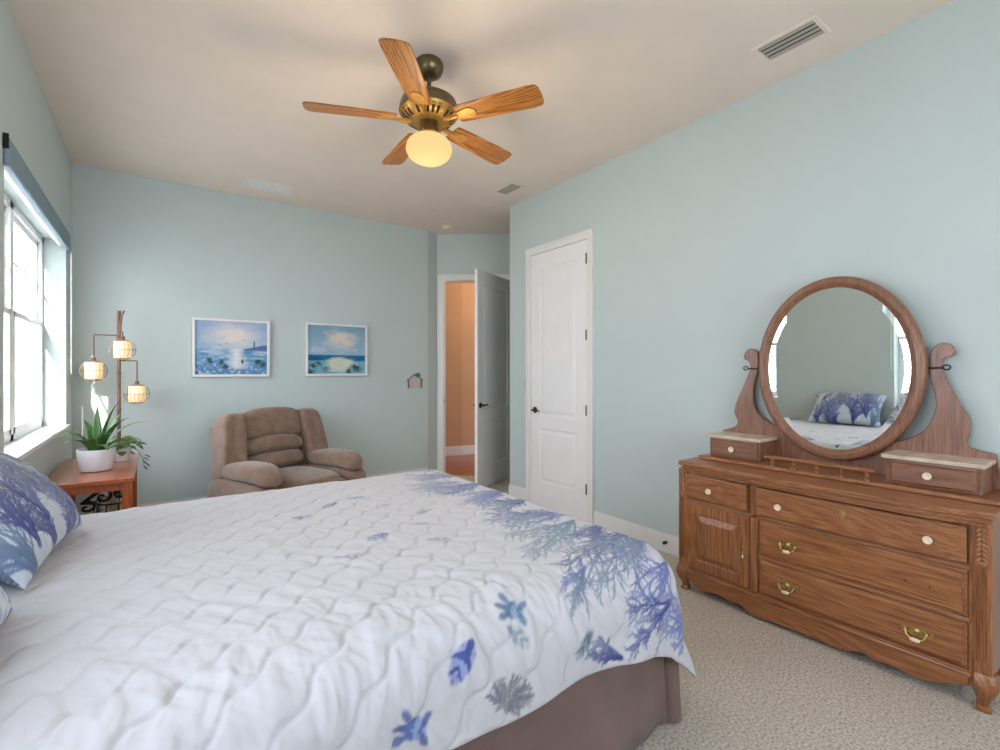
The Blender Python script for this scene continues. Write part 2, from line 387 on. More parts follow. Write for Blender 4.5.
window(2, *WIN[1], 'bright window beside the camera, only reflected in the oval mirror')
# unseen window behind the camera, added to even out the daylight
t = thing('window_3', 'unseen window added behind the camera for more daylight', 'window', (1.3, -1.81, .85), kind='structure')
g = MB()
for a, b, c, d in ((.2, 2.4, .85, .9), (.2, 2.4, 2.3, 2.35), (.2, .25, .85, 2.35), (2.35, 2.4, .85, 2.35), (1.27, 1.33, .85, 2.35)): g.box(a, b, -1.93, -1.88, c, d)
g.build('window_frame', M['vinyl'], t, False)
g = MB(); g.box(.25, 2.35, -1.908, -1.902, .9, 2.3); g.build('pane', M['glass'], t, False)

# closet door & entry door ----------------------------------------
def door_leaf(name, w_, h_, th, parent, m, panels):
    g = MB(); zs = sorted({0, h_} | {z for p in panels for z in p[2:]}); 
    for sg in (-1, 1):
        fn = lambda u, z, d: (u, sg*(th/2-d), z)
        us = panels[0][0], panels[0][1]
        def q(u0, u1, z0, z1): g.add(rect(fn, u0, u1, z0, z1, 0), [[0, 1, 2, 3]])
        q(0, us[0], 0, h_); q(us[1], w_, 0, h_)
        zz = [0]+[z for p in panels for z in p[2:]]+[h_]
        for i in range(0, len(zz), 2): q(us[0], us[1], zz[i], zz[i+1])
        for p in panels: panel(g, fn, *p, [(0, 0), (.012, .010), (.028, .011), (.05, .004), (.055, .003)])
    g.add([(0, -th/2, 0), (w_, -th/2, 0), (w_, th/2, 0), (0, th/2, 0)], [[0, 1, 2, 3]]); g.add([(0, -th/2, h_), (w_, -th/2, h_), (w_, th/2, h_), (0, th/2, h_)], [[0, 1, 2, 3]])
    g.add([(0, -th/2, 0), (0, th/2, 0), (0, th/2, h_), (0, -th/2, h_)], [[0, 1, 2, 3]]); g.add([(w_, -th/2, 0), (w_, th/2, 0), (w_, th/2, h_), (w_, -th/2, h_)], [[0, 1, 2, 3]])
    return g.build(name, m, parent, smooth=False)
def lever(parent, x, z, yf, d, side=-1):   # lever handle on face y=yf, pointing in +-x by d
    g = MB(); R = Matrix.Rotation(PI/2, 4, 'X')
    g.lathe([(.0, 0), (.03, 0), (.031, .006), (.024, .011), (.011, .014), (.011, .045), (0, .045)], (x, yf, z), 18, Matrix.Rotation(PI/2*(1 if side < 0 else -1), 4, 'X'))
    y = yf+side*.045
    g.tube([(x, y, z), (x+d*.02, y+side*.006, z+.004), (x+d*.06, y+side*.004, z+.006), (x+d*.095, y, z-.002), (x+d*.11, y-side*.004, z-.008)], [.010, .010, .009, .007, .005])
    return g.build('door_handle', M['bronze'], parent)
LP = lambda w_: [(.12, w_-.12, .24, .76), (.12, w_-.12, .88, 2.30)]
# closet: local x runs along -Y (from far edge), front face (local -y) faces -X
cw = CY1-CY0-.008
t = thing('door_1', 'closed white two-panel closet door in the right wall', 'door', (3.03+.007, CY1-.004, .01), -PI/2, kind='structure', local=True)
door_leaf('door_leaf', cw, 2.44, .036, t, M['doorw'], LP(cw))
lever(t, .06, .93, -.018, 1)
for z in (.29, .97, 1.62, 2.28):
    g = MB(); g.tube([(cw+.002, -.026, z-.045), (cw+.002, -.026, z+.045)], .0075); g.box(cw-.012, cw+.02, -.024, -.019, z-.045, z+.045); g.build('hinge', M['steel'], t, False)
g = MB(); cz = 2.46
for a, b, c, d in ((CY1, CY1+.07, 0, cz+.07), (CY0-.07, CY0, 0, cz+.07), (CY0, CY1, cz, cz+.07)):
    g.box(3.012, 3.03, a, b, c, d)
for a, b, c, d in ((CY1+.05, CY1+.07, 0, cz+.07), (CY0-.07, CY0-.05, 0, cz+.07), (CY0-.05, CY1+.05, cz+.05, cz+.07)):
    g.box(3.006, 3.012, a, b, c, d)
g.box(3.03, 3.12, CY1-.004, CY1, 0, cz); g.box(3.03, 3.12, CY0, CY0+.004, 0, cz); g.box(3.03, 3.12, CY0, CY1, cz-.006, cz)
g.box(3.085, 3.12, CY0, CY1, 0, cz)
struct(g, 'trim_1', M['white'], 'white casing around the closet door', 'door casing', smooth=False)
# entry
hin = Vector(ew(D1-.01, -.015)); fe = Vector((2.866, 4.42)); dv = (fe-hin); lw = .85; ang = math.atan2(dv.y, dv.x)
t = thing('door_2', 'white hall door standing open beside the closet corner', 'door', (hin.x, hin.y, .01), ang, kind='structure', local=True)
door_leaf('door_leaf', lw, 2.43, .036, t, M['doorw'], LP(lw))
lever(t, lw-.06, .93, .018, -1, 1); lever(t, lw-.06, .93, -.018, -1, -1)
for z in (.29, .97, 1.62, 2.28):
    g = MB(); g.tube([(-.004, -.02, z-.045), (-.004, -.02, z+.045)], .007); g.build('hinge', M['steel'], t)
g = MB()
for a, b, c, d in ((D0-.075, D0, 0, DH+.075), (D1, D1+.075, 0, DH+.075), (D0, D1, DH, DH+.075)):
    g.obox(ew(a), ew(b), -.018, c, d); g.obox(ew(a, .12), ew(b, .12), .018, c, d)
g.obox(ew(D0-.0), ew(D0+.004), .12, 0, DH); g.obox(ew(D1-.004), ew(D1), .12, 0, DH); g.obox(ew(D0), ew(D1), .12, DH-.005, DH)
g.obox(ew(D0+.004, .05), ew(D0+.014, .05), .035, 0, DH)
struct(g, 'trim_2', M['white'], 'white casing around the hall doorway', 'door casing', smooth=False)
g = MB(); p = ew(D0+.004, .02); q = ew(D0+.004, .045); g.obox(p, q, -.003, .91, .97); 
tag(g.build('strike_plate', M['bronze'], smooth=False), 'dark strike plate on the jamb of the hall doorway', 'strike plate')

# outside ------------------------------------------------------------
mb = MB(); mb.box(-14, -.75, -12, 14, -.15, -.05)
struct(mb, 'ground_outside', mat('pale_concrete', (214, 210, 204), .9, ns=2), 'pale paving outside the windows', 'paving', smooth=False)
g = MB(); g.box(-4.2, -.75, -.5, -.35, -.05, 3.35); g.box(-.9, 5, -5.2, -1.96, 2.62, 2.72)  # added wall wing and porch roof, unseen, keep sun off bed and floor
struct(g, 'sun_blocker_outside', mat('sun_blocker_stucco', (226, 222, 214), .9), 'unseen pale wall wing and porch roof added outside to block the sun', 'wall', smooth=False)
g = MB()
for y in (2.2, 5.4, 8.6): g.box(-4.05, -4.0, y-.03, y+.03, -.05, 2.6)
g.box(-4.05, -4, -.35, 12, 2.55, 2.65); g.box(-4.05, -4, -.35, 12, .9, .95)
for y in (2.2, 5.4): g.tube([(-4.02, y, .95), (-4.02, y+1.6, 2.55)], .02, 6); g.tube([(-4.02, y+3.2, .95), (-4.02, y+1.6, 2.55)], .02, 6)
tag(g.build('screen_enclosure', M['vinyl'], smooth=False), 'white screen enclosure beams outside the bright window', 'screen enclosure')

# blind headrail ------------------------------------------------------
def blind(y0, y1, label):
    t = thing('window_blind', label, 'window blind', (-.53, (y0+y1)/2, 2.3), group=None)
    g = MB(); g.box(-.559, -.535, y0, y1, 2.255, 2.385); g.build('valance', M['valance'], t, False, .008)
    g = MB(); g.box(-.559, -.538, y0-.008, y0, 2.33, 2.40); g.build('bracket', M['black'], t, False, .003)
    g = MB(); g.tube([(-.59, y0+.03, 2.30), (-.59, y1-.03, 2.30)], .022, 12); g.build('rolled_shade', M['white'], t)
    g = MB(); yc = y1-.015
    pts = [(-.53, yc+.012*math.cos(a), 1.32+.03*math.sin(a)) for a in [PI+PI*k/8 for k in range(9)]]
    g.tube([(-.53, yc-.012, 2.24)]+pts+[(-.53, yc+.012, 2.24)], .0022, 6); g.build('pull_cord', M['vinyl'], t)
    return t
blind(3.075, 5.0, 'rolled up window blind with blue grey valance above the side table window')
blind(-.03, 1.89, 'rolled up window blind on the window beside the bed head')

# ================================================================= BED
# --QUILT--
QX0, QX1, QY0, QY1, QZ = -.50, 1.63, 1.02, 2.97, .672
QR = .17
def quilt_pos(S, T):
    """S: distance from head edge along X, T: cloth distance measured from near inner line (negative = near overhang)"""
    R = QR; xi = QX1-R; y0 = QY0+R; y1 = QY1-R
    x = QX0+S; a = np.maximum(x-xi, 0); y = y0+T
    bn = np.maximum(-T, 0); bf = np.maximum(y-y1, 0); b = bn+bf; sg = np.where(bn > 0, -1., 1.)
    rho = np.hypot(a, b)+1e-9; rho2 = np.where((a > 0) & (b > 0), rho*(1-.13*np.sin(2*np.arctan2(b, a))**2), rho)
    ca, sa = a/rho, b/rho; q = R*PI/2
    flare = .05+.16*np.sin(2*np.arctan2(b, a))**2
    fold = .012*np.sin(9*x+2*y)+.010*np.sin(17*x-9*y)
    over = np.maximum(rho2-q, 0)
    hor = np.where(rho2 < q, R*np.sin(rho2/R), R+over*np.sin(flare)+fold*np.clip(over/.15, 0, 1))
    drop = np.where(rho2 < q, R*(1-np.cos(rho2/R)), R+over*np.cos(flare))
    X = np.minimum(x, xi)+hor*ca; Y = np.clip(y, y0, y1)+sg*hor*sa; Z = QZ-drop
    Z = Z-.035*np.clip((np.abs(y-2)-.45)/.5, 0, 1)**2*(drop < .05)*0
    return np.stack([X, Y, Z], -1)
# --ENDQ--
st = .0058
s1 = (QX1-QR-QX0)+.45
ns = int(s1/st); NT = 500
sA = np.linspace(0, s1, ns)
tmin = -np.interp(sA, [0, .6, .83, 1.09, 1.25, 1.45, 1.70, 1.87, 2.02, 2.2], [.30, .315, .335, .365, .38, .375, .385, .415, .47, .50]); tmax = (QY1-QY0-2*QR)+.42
S = np.repeat(sA[:, None], NT, 1); T = tmin[:, None]+(tmax-tmin)[:, None]*np.linspace(0, 1, NT)[None]
PQ = quilt_pos(S, T)
def normals(P):
    dn = np.cross(np.gradient(P, axis=0), np.gradient(P, axis=1)); return dn/(np.linalg.norm(dn, axis=-1, keepdims=True)+1e-12)
# seams: wavy diagonal channels in two families, plus puckers across them
cu, su = math.cos(.70), math.sin(.70)
U = S*su-T*cu; V = S*cu+T*su; wob = .05*(fbm(S*2.2, T*2.2, 41, 2)-.5)
ph = (U+wob+.011*np.sin(V*2*PI/.13))/.118
d1 = .72*np.minimum(np.abs(np.sin(PI*ph))*3.6, 1)**.8+.28*np.abs(np.sin(PI*ph))
cv, sv = math.cos(-.62), math.sin(-.62)
U2 = S*sv-T*cv; V2 = S*cv+T*sv
ph2 = (U2+wob*2+.010*np.sin(V2*2*PI/.12+1.2))/.155
topk = np.clip((T+.10)/.25, .12, 1)
d2 = np.minimum(np.abs(np.sin(PI*ph2))*2.6, 1)**.6
puck = fbm(V*24+3*fbm(S*5, T*5, 9), U*8, 5, 3)-.5
wr = fbm(S*27+5*fbm(S*4, T*4, 12, 2), T*6, 33, 3)-.5
pk2 = fbm(S*9, T*9, 21, 3)-.5
near = np.clip((.22-T)/.30, 0, 1); far = np.clip((T-.5)/1.0, 0, 1)
foot = 1-.55*np.clip((S-1.2)/.6, 0, 1)
disp = (.0100*d1*(1-.45*far)+.0020*topk*d2+.018*puck*(1-.5*far)+.009*pk2+near*.026*wr)*foot
edge = np.minimum(1, (s1-S)/.02)*np.minimum(1, (T-tmin[:, None])/.015)
Nn = normals(PQ); Nn *= np.sign(Nn[ns//3, NT//2, 2])
PQ = PQ+Nn*(disp*np.clip(edge, 0, 1))[..., None]
base = np.array(lin((204, 204, 211))); col = np.ones(S.shape+(3,))*base
col *= (1-.04*fbm(S*3, T*3, 77, 3))[..., None]
pa = Painter(S, T, col); rnd = random.Random(4)
PERI = [(112, 124, 184), (92, 106, 172), (136, 148, 200)]; SLATE = [(104, 132, 164), (84, 112, 150), (132, 158, 182)]; TEAL = [(124, 164, 184), (96, 140, 168), (150, 182, 196)]; DEEP = [(62, 76, 148), (84, 104, 170), (70, 90, 150)]
W = QY1-QY0-2*QR; SE = QX1-QR-QX0      # foot crest begins at SE
for i in range(40):
    sx = SE+rnd.uniform(-.12, .42); tx = rnd.uniform(-.35, W+.3)
    pa.blob((sx, tx), rnd.uniform(.05, .12), rnd.uniform(.04, .08), rnd.uniform(0, 3), rnd.choice([(190, 200, 224), (196, 212, 222), (186, 196, 216), (206, 206, 224)]), .45, .9, edge=.8, seed=i)
def tint(c, k): return tuple(v+(204-v)*k for v in c)
def twig(p, a, L, w_, c, k, d):
    n = 3
    for i in range(n):
        a += rnd.uniform(-.12, .12); q = (p[0]+math.cos(a)*L/n, p[1]+math.sin(a)*L/n)
        pa.seg(p, q, w_*(1-.2*i), w_*(.8-.2*i), tint(c, k+.06*i), .85, .0022)
        if d: twig(q, a+rnd.choice((-1, 1))*rnd.uniform(.35, .7), L*.5, w_*.75, c, k+.1, d-1)
        p = q
def fan(s0, t0, s2, t2, spread, cols, nb=8, w_=.0042, dens=1.0):
    A = math.atan2(t2-t0, s2-s0); L = math.hypot(s2-s0, t2-t0)
    for b in range(nb):
        f_ = (b+.5)/nb*2-1; a = A+f_*spread; p = (s0, t0); c = rnd.choice(cols); m_ = 8; Lb = L*(1-.25*abs(f_))*rnd.uniform(.8, 1.05)
        for i in range(m_):
            a += -f_*spread*.05+rnd.uniform(-.10, .10); q = (p[0]+math.cos(a)*Lb/m_, p[1]+math.sin(a)*Lb/m_); k = .34*i/m_
            pa.seg(p, q, w_*(1.25-.9*i/m_), w_*(1.15-.9*i/m_), tint(c, k), .92, .0024)
            if i > 0 and rnd.random() < dens:
                for sg in (-1, 1):
                    if rnd.random() < .75: twig(q, a+sg*rnd.uniform(.35, .75), L*.17*(1.1-.5*i/m_), w_*.6, c, k, 1)
            p = q
    pa.blob((s0, t0), .018, .012, A, cols[0], .8, .6)
NAVY = (58, 70, 132); PW = (104, 114, 172); SL = (98, 116, 148); TL = (116, 140, 162); LAV = (140, 148, 192)
for a in ((2.06, 1.13, 1.66, 1.02, .42, [NAVY, PW, LAV], 10), (2.02, .69, 1.74, .64, .40, [SL, TL, NAVY], 8), (2.04, .38, 1.66, .53, .5, [NAVY, PW, PW, LAV], 8), (1.96, .30, 1.56, .13, .55, [SL, TL, TL], 7, .0048),
          (2.07, .11, 1.60, -.15, .26, [NAVY, SL, SL, (88, 110, 150)], 7, .0046), (2.20, -.38, 1.86, -.32, .50, [NAVY, (84, 104, 176), PW], 6, .006, .7), (2.06, -.14, 1.74, -.28, .55, [(84, 98, 160), PW], 5, .0045, .7), (1.98, -.26, 1.70, -.34, .4, [PW, NAVY], 4, .0045, .7),
          (1.70, -.36, 1.56, -.285, .5, [NAVY, PW], 4), (1.66, -.06, 1.50, -.155, .4, [PW, SL], 3, .003), (2.12, .06, 2.34, -.12, .4, [(70, 92, 120), SL, TL], 4), (2.05, 1.36, 1.74, 1.49, .5, [SL, TL, PW], 8), (2.02, .93, 1.76, .86, .4, [TL, LAV, SL], 7),
          (2.3, .3, 2.05, .2, .6, [SL, PW], 8), (2.06, .22, 1.78, .10, .3, [NAVY, SL], 6, .004), (2.08, .0, 1.80, -.06, .4, [PW, LAV, SL], 6, .004, .8), (1.86, 1.12, 1.62, 1.2, .4, [LAV, TL], 5), (1.9, .52, 1.70, .40, .4, [TL, SL], 5), (2.04, .90, 1.72, .80, .35, [PW, LAV], 7), (2.35, .6, 2.06, .55, .6, [PW, NAVY], 8), (2.35, .9, 2.06, .9, .6, [TL, SL], 8), (2.35, 1.2, 2.06, 1.2, .6, [PW, NAVY], 8), (2.1, 1.72, 1.8, 1.66, .5, [PW, SL], 8), (1.93, 1.2, 1.66, 1.3, .4, [LAV, TL], 6)): fan(*a)
pa.blob((1.55, -.265), .060, .022, .75, (108, 132, 150), .75, .5, 3, (84, 108, 130), edge=.8)
def shell(s_, t_, r, ang, c, sc, al=.8, kind=0):
    if kind == 0:
        pa.blob((s_, t_), r, r*.55, ang, c, al, .25, 3.2, sc)
        pa.blob((s_+r*.8*math.cos(ang), t_+r*.8*math.sin(ang)), r*.35, r*.22, ang, sc, al, .3)
    elif kind == 1:   # turtle-like body with four flippers
        pa.blob((s_, t_), r*.72, r*.55, ang, c, al, .3, 2.2, sc)
        for k, q in ((.75, 1.0), (-.75, 1.0), (2.5, .85), (-2.5, .85), (0, .95)):
            pa.blob((s_+r*q*.8*math.cos(ang+k), t_+r*q*.8*math.sin(ang+k)), r*.42, r*.24, ang+k*.9, sc, al, .4)
    else:             # branching sprig
        for k in range(9): 
            a = ang+(k-4)*.28; pa.coral(rnd, (s_-r*.8*math.cos(ang), t_-r*.8*math.sin(ang)), a, r*.75, .003, 3, [c, sc], .4)
BL = (108, 130, 176); BD = (66, 86, 150); GY = (160, 164, 180); TQ = (124, 150, 180)
SHELLS = [(1.328, -.110, .052, 2.6, TQ, (92, 124, 158), .85, 1), (1.312, -.180, .042, 2.2, (176, 176, 184), (120, 140, 160), .7, 0), (1.127, -.185, .055, .75, (140, 150, 196), (70, 82, 146), .95, 0), (1.262, -.305, .052, 1.2, (150, 152, 160), (120, 124, 138), .8, 2), (.987, -.278, .050, 2.8, (132, 150, 194), (86, 104, 160), .9, 1),
 (1.192, .577, .055, .5, (158, 164, 192), (124, 132, 168), .75, 0), (1.383, .427, .050, 2.8, (186, 186, 192), (150, 152, 164), .7, 0), (1.047, .452, .050, 2.9, (184, 186, 196), (146, 150, 170), .7, 0), (1.403, .637, .045, 2.6, (180, 182, 194), (150, 154, 170), .7, 0), (1.18, 1.15, .05, .6, (160, 168, 190), (130, 140, 170), .7, 0), (1.03, 1.02, .045, 3.0, (168, 176, 194), (136, 146, 170), .7, 0), (1.33, 1.20, .05, 2.7, (160, 166, 200), (130, 140, 180), .7, 0), (1.38, .98, .045, .1, (188, 190, 196), (160, 164, 172), .7, 0), (1.5, .80, .045, .3, (168, 180, 200), (140, 156, 180), .7, 0)]
for a in SHELLS: shell(*a)
q = np_grid('quilt', PQ, col, M['quilt'], None, .012)
tag(q, 'white quilt with blue coral and shell print draped over the bed', 'quilt')

bed = thing('bed', 'wide bed with brown skirt showing under the white coral quilt', 'bed', (.56, 2.0, 0))
g = MB(); g.rbox((.545, 2.0, .51), (1.04, .885, .125), 9, 14); g.build('mattress', M['mattress'], bed)
g = MB(); g.box(-.46, 1.56, 1.13, 2.87, .17, .385); g.build('box_spring', M['mattress'], bed, False, .02)
for x in (-.38, 1.45):
    for y in (1.22, 2.78): g = MB(); g.lathe([(.03, 0), (.03, .17)], (x, y, 0), 12); g.build('bed_foot', M['black'], bed)
# skirt: runs near side -> foot -> far side, with a split pleat at each foot corner
path = []; x0, x1, y0, y1 = -.46, 1.575, 1.105, 2.895
def run(a, b, n):
    for i in range(n): path.append((a[0]+(b[0]-a[0])*i/n, a[1]+(b[1]-a[1])*i/n))
rows = []
def skirt(pa_, pb, nrm, nm):
    n = 90; Pn = []
    d = Vector((pb[0]-pa_[0], pb[1]-pa_[1])); L_ = d.length; ph_ = rnd.uniform(0, 6)
    for i in range(n+1):
        u = i/n; col_ = []
        for j in range(9):
            k = j/8; f_ = (.006+.020*k)*math.sin(u*L_*11+ph_+.8*math.sin(u*L_*5))+.006*k*math.sin(u*L_*31)
            e_ = min(u, 1-u)*L_; curl = -.045*max(0, 1-e_/.035)**2*(1-.3*k)
            o_ = .0+.035*k+f_*min(1, e_/.06)+curl
            col_.append((pa_[0]+d.x*u+nrm[0]*o_, pa_[1]+d.y*u+nrm[1]*o_, .40-.392*k))
        Pn.append(col_)
    g = MB(); g.grid(Pn); return g.build(nm, M['skirt'], bed, solid=.004)
skirt((x0, y0), (x1-.0, y0), (0, -1), 'bed_skirt_panel'); skirt((x1, y0), (x1, y1), (1, 0), 'bed_skirt_panel'); skirt((x1, y1), (x0, y1), (0, 1), 'bed_skirt_panel')
g = MB(); g.tube([(x1+.005, y0-.002, .40), (x1+.012, y0-.008, .01)], [.03, .04], 12); g.build('corner_pleat', M['skirt'], bed)

# pillows ---------------------------------------------------------------
def pillow(name, label, c, half, tilt, yaw, seed, pale=False):
    """flat pillow in its own (u,v) frame, leaned against the head wall"""
    n = 150; m_ = 110; u = np.linspace(-1, 1, n); v = np.linspace(-1, 1, m_); Uu, Vv = np.meshgrid(u, v, indexing='ij')
    shp = np.clip((1-np.abs(Uu)**2.6)*(1-np.abs(Vv)**2.6), 0, 1)**.52
    pin = 1-.10*(1-Uu**2)*np.abs(Vv)**3; pin2 = 1-.10*(1-Vv**2)*np.abs(Uu)**3
    R3 = (Matrix.Rotation(yaw, 3, 'Z') @ Matrix.Rotation(tilt, 3, 'Y')); R3 = np.array(R3)
    t = thing(name, label, 'pillow', c, group=None)
    for side, nm in ((1, 'front'), (-1, 'back')):
        th = shp*half[2]*side*(1+.25*(fbm(Uu*2+seed, Vv*2, seed)-.5))+.006*(fbm(Uu*9+seed, Vv*7, seed+5)-.5)*shp*2
        sag = -.10*half[1]*(Uu**2)*np.clip(Vv, 0, 1)
        Lc = np.stack([th, Uu*half[0]*pin2, Vv*half[1]*pin+sag], -1)
        Pw = Lc @ R3.T+np.array(c)
        cc = np.ones(Uu.shape+(3,))*np.array(lin((196, 204, 218) if not pale else (204, 208, 216)))
        Sp = Uu*half[0]; Tp = Vv*half[1]; pp = Painter(Sp, Tp, cc); r_ = random.Random(seed)
        for i in range(34): pp.blob((r_.uniform(-1, 1)*half[0], r_.uniform(-1, 1)*half[1]), r_.uniform(.04, .1), r_.uniform(.03, .06), r_.uniform(0, 3), r_.choice([(150, 172, 206), (160, 192, 206), (128, 150, 196), (176, 196, 200)]), .6, .8, edge=.9, seed=i+seed)
        global pa; keep = pa; pa = pp
        for i in range(20 if not pale else 10):
            x_ = r_.uniform(-1, 1)*half[0]; y_ = r_.uniform(-1.3, .3)*half[1]
            fan(x_, y_, x_+r_.uniform(-.22, .22), y_+r_.uniform(.26, .4), .42, [[NAVY, (90, 108, 160)], [SL, (84, 112, 150)], [PW, NAVY], [(214, 220, 230), (204, 212, 226)]][i % 4], 6, .0056, .8)
        pa = keep
        np_grid(nm, Pw, cc, M['sham'], t)
    return t
pillow('pillow', 'blue coral print pillow at the far side of the bed head', (-.412, 2.26, .862), (.345, .22, .100), -.70, -.09, 3)
pillow('pillow', 'pale coral print pillow nearest the camera at the bed head', (-.43, 1.43, .864), (.345, .21, .085), -.55, -.06, 12, True)

# ================================================================= DRESSER
XF = 2.60; XB = 3.01; YL, YR = 1.705, .385
dr = thing('dresser', 'oak dresser with brass pulls against the right wall', 'dresser', (2.8, 1.045, 0))
g = MB(); g.box(XF+.004, XB, YR+.03, YL-.03, .10, .725); g.build('carcass', M['oaky'], dr, False, .002)
g = MB(); g.box(XF+.05, XB-.01, YR+.008, YR+.03, .11, .72); g.build('side_panel', M['oakz'], dr, False, .002)
g = MB(); g.box(XF+.05, XB-.01, YL-.03, YL-.008, .11, .72); g.build('side_panel', M['oakz'], dr, False, .002)
def bow(y):   # serpentine bow of the top edge
    u = (y-YR)/(YL-YR); return .045*(1/(1+math.exp(-(u-.08)*28)))*(1/(1+math.exp((u-.80)*20)))
def slab(y0, y1, z0, z1, off, xb, name, m, n=48, bow_s=1, parent=dr, bev=.004):
    poly = [(xb, y0)]+[(XF-off-bow_s*bow(y0+(y1-y0)*i/n), y0+(y1-y0)*i/n) for i in range(n+1)]+[(xb, y1)]
    g = MB(); g.prism(poly, z0, z1); return g.build(name, m, parent, True, bev)
slab(YR-.015, YL+.015, .755, .78, .035, XB+.012, 'top', M['oaky'])
slab(YR, YL, .735, .756, .018, XB, 'top_moulding', M['oaky'])
slab(YR+.005, YL-.005, .718, .736, .004, XB, 'top_rail', M['oaky'])
# raised drawer fronts
def fn_f(xf): return lambda u, z, d: (xf+d, u, z)
def front(name, y0, y1, z0, z1, m, depth=.022, curved=False, parent=dr):
    g = MB(); xb = XF+.006
    if curved:
        n = 24; ys = [y0+(y1-y0)*i/n for i in range(n+1)]
        prof = [(z0, 0), (z0+.004, -.010), (z0+.012, -.014), (z1-.012, -.014), (z1-.004, -.010), (z1, 0)]
        g.grid([[(xb+dx-.55*bow(y)-.002, y, z) for z, dx in prof] for y in ys])
        for y in (y0, y1): g.add([(xb+dx-.55*bow(y)-.002, y, z) for z, dx in prof]+[(xb+.02, y, z1), (xb+.02, y, z0)], [list(range(8))])
        g.add([(xb-.55*bow(y)-.002, y, z0) for y in ys]+[(xb+.02, y, z0) for y in ys], [[i, i+1, n+2+i, n+1+i] for i in range(n)])
        g.add([(xb-.55*bow(y)-.002, y, z1) for y in ys]+[(xb+.02, y, z1) for y in ys], [[i, i+1, n+2+i, n+1+i] for i in range(n)])
        return g.build(name, m, parent, True, ang=25)
    panel(g, fn_f(xb), y0, y1, z0, z1, [(0, 0), (0, -.010), (.006, -.011), (.016, -depth), (.018, -depth)])
    return g.build(name, m, parent, False)
def rails():
    g = MB()
    for y0, y1, z0, z1 in ((YR+.03, YL-.03, .10, .142), (YR+.05, YL-.02, .536, .553), (.44, 1.26, .329, .347)): g.box(XF-.006, XF+.02, y0, y1, z0, z1)
    g.build('rail', M['oaky'], dr, False, .003)
    for y0, y1 in ((1.262, 1.302), (1.688, 1.70), (.438, .45)): g = MB(); g.box(XF-.006, XF+.02, y0, y1, .12, .72); g.build('stile', M['oakz'], dr, False, .003)
rails()
RotX = Matrix.Rotation(-PI/2, 4, 'Y')     # lathe axis -> -X
def knob(x, y, z, par, m='porc', r=.016):
    g = MB(); g.lathe([(0, 0), (r*.55, 0), (r*.5, .008), (r, .012), (r*1.05, .017), (r*.8, .021), (r*.45, .019), (0, .019)], (x, y, z), 20, RotX); k = g.build('knob', M[m], par)
    g = MB(); g.lathe([(0, 0), (r*.32, 0), (r*.32, .004), (0, .005)], (x-.018, y, z), 12, RotX); g.build('knob_screw', M['brass'], k) if False else None
    return k
def pull(x, y, z, par):
    g = MB()
    pts = [(-.055, .010), (-.048, .020), (-.036, .014), (-.024, .022), (-.012, .026), (0, .020), (.012, .026), (.024, .022), (.036, .014), (.048, .020), (.055, .010), (.046, .002), (.050, -.008), (.034, -.004), (.022, -.012), (0, -.018), (-.022, -.012), (-.034, -.004), (-.050, -.008), (-.046, .002)]
    g.prism([(y+a, z+b) for a, b in pts], x-.002, x, 'x')
    for sg in (-1, 1):
        g.lathe([(0, 0), (.008, 0), (.006, .01), (.007, .016), (0, .019)], (x, y+sg*.034, z+.006), 12, RotX)
        sp = [(x-.006, y+sg*(.042+.010*math.cos(a)*(1-a/9)), z+.012+.010*math.sin(a)*(1-a/9)) for a in [k*.5 for k in range(14)]]
        g.tube(sp, .0022, 6)
        sp = [(x-.006, y+sg*(.018+.009*math.cos(a)*(1-a/9)), z+.014+.009*math.sin(a)*(1-a/9)) for a in [k*.5 for k in range(14)]]
        g.tube(sp, .002, 6)
    g.lathe([(0, 0), (.014, 0), (.012, .006), (.007, .010), (0, .012)], (x, y, z+.010), 16, RotX)
    g.tube([(x-.014, y-.034, z+.006), (x-.02, y-.030, z-.008), (x-.024, y-.016, z-.018), (x-.025, y, z-.020), (x-.024, y+.016, z-.018), (x-.02, y+.030, z-.008), (x-.014, y+.034, z+.006)], .0034, 8)
    p_ = g.build('bail_pull', M['brass'], par)
    g = MB(); g.rbox((x-.027, y, z-.020), (.007, .017, .008), 3, 6); g.build('porcelain_grip', M['porc'], par)
dl = front('drawer', 1.31, 1.68, .562, .708, M['oaky'], curved=True); knob(XF-.012-.55*bow(1.529), 1.529, .628, dl)
d1_ = front('drawer', .455, 1.255, .560, .710, M['oaky'], curved=True)
for y in (1.144, .566): knob(XF-.010-.55*bow(y), y, .630, d1_)
g = MB(); x_ = XF-.010-.55*bow(.865); g.prism([(.865+.013*math.cos(a)*(1+.18*math.cos(6*a)), .662+.018*math.sin(a)*(1+.18*math.cos(6*a))) for a in [k*PI/15 for k in range(30)]], x_-.003, x_, 'x')
g.lathe([(0, 0), (.006, 0), (.005, .004), (0, .005)], (x_-.002, .865, .662), 12, RotX); g.build('escutcheon', M['brass'], d1_)
d2_ = front('drawer', .455, 1.255, .352, .532, M['oaky']); pull(XF-.016, 1.106, .436, d2_)
for y in (.645, .565): g = MB(); g.lathe([(0, 0), (.0035, 0), (.0035, .0015), (0, .0015)], (XF-.0155, y, .432), 10, RotX); g.build('screw_hole', M['darkgap'], d2_)
d3_ = front('drawer', .455, 1.255, .146, .325, M['oaky']); pull(XF-.016, 1.111, .232, d3_); pull(XF-.016, .607, .224, d3_)
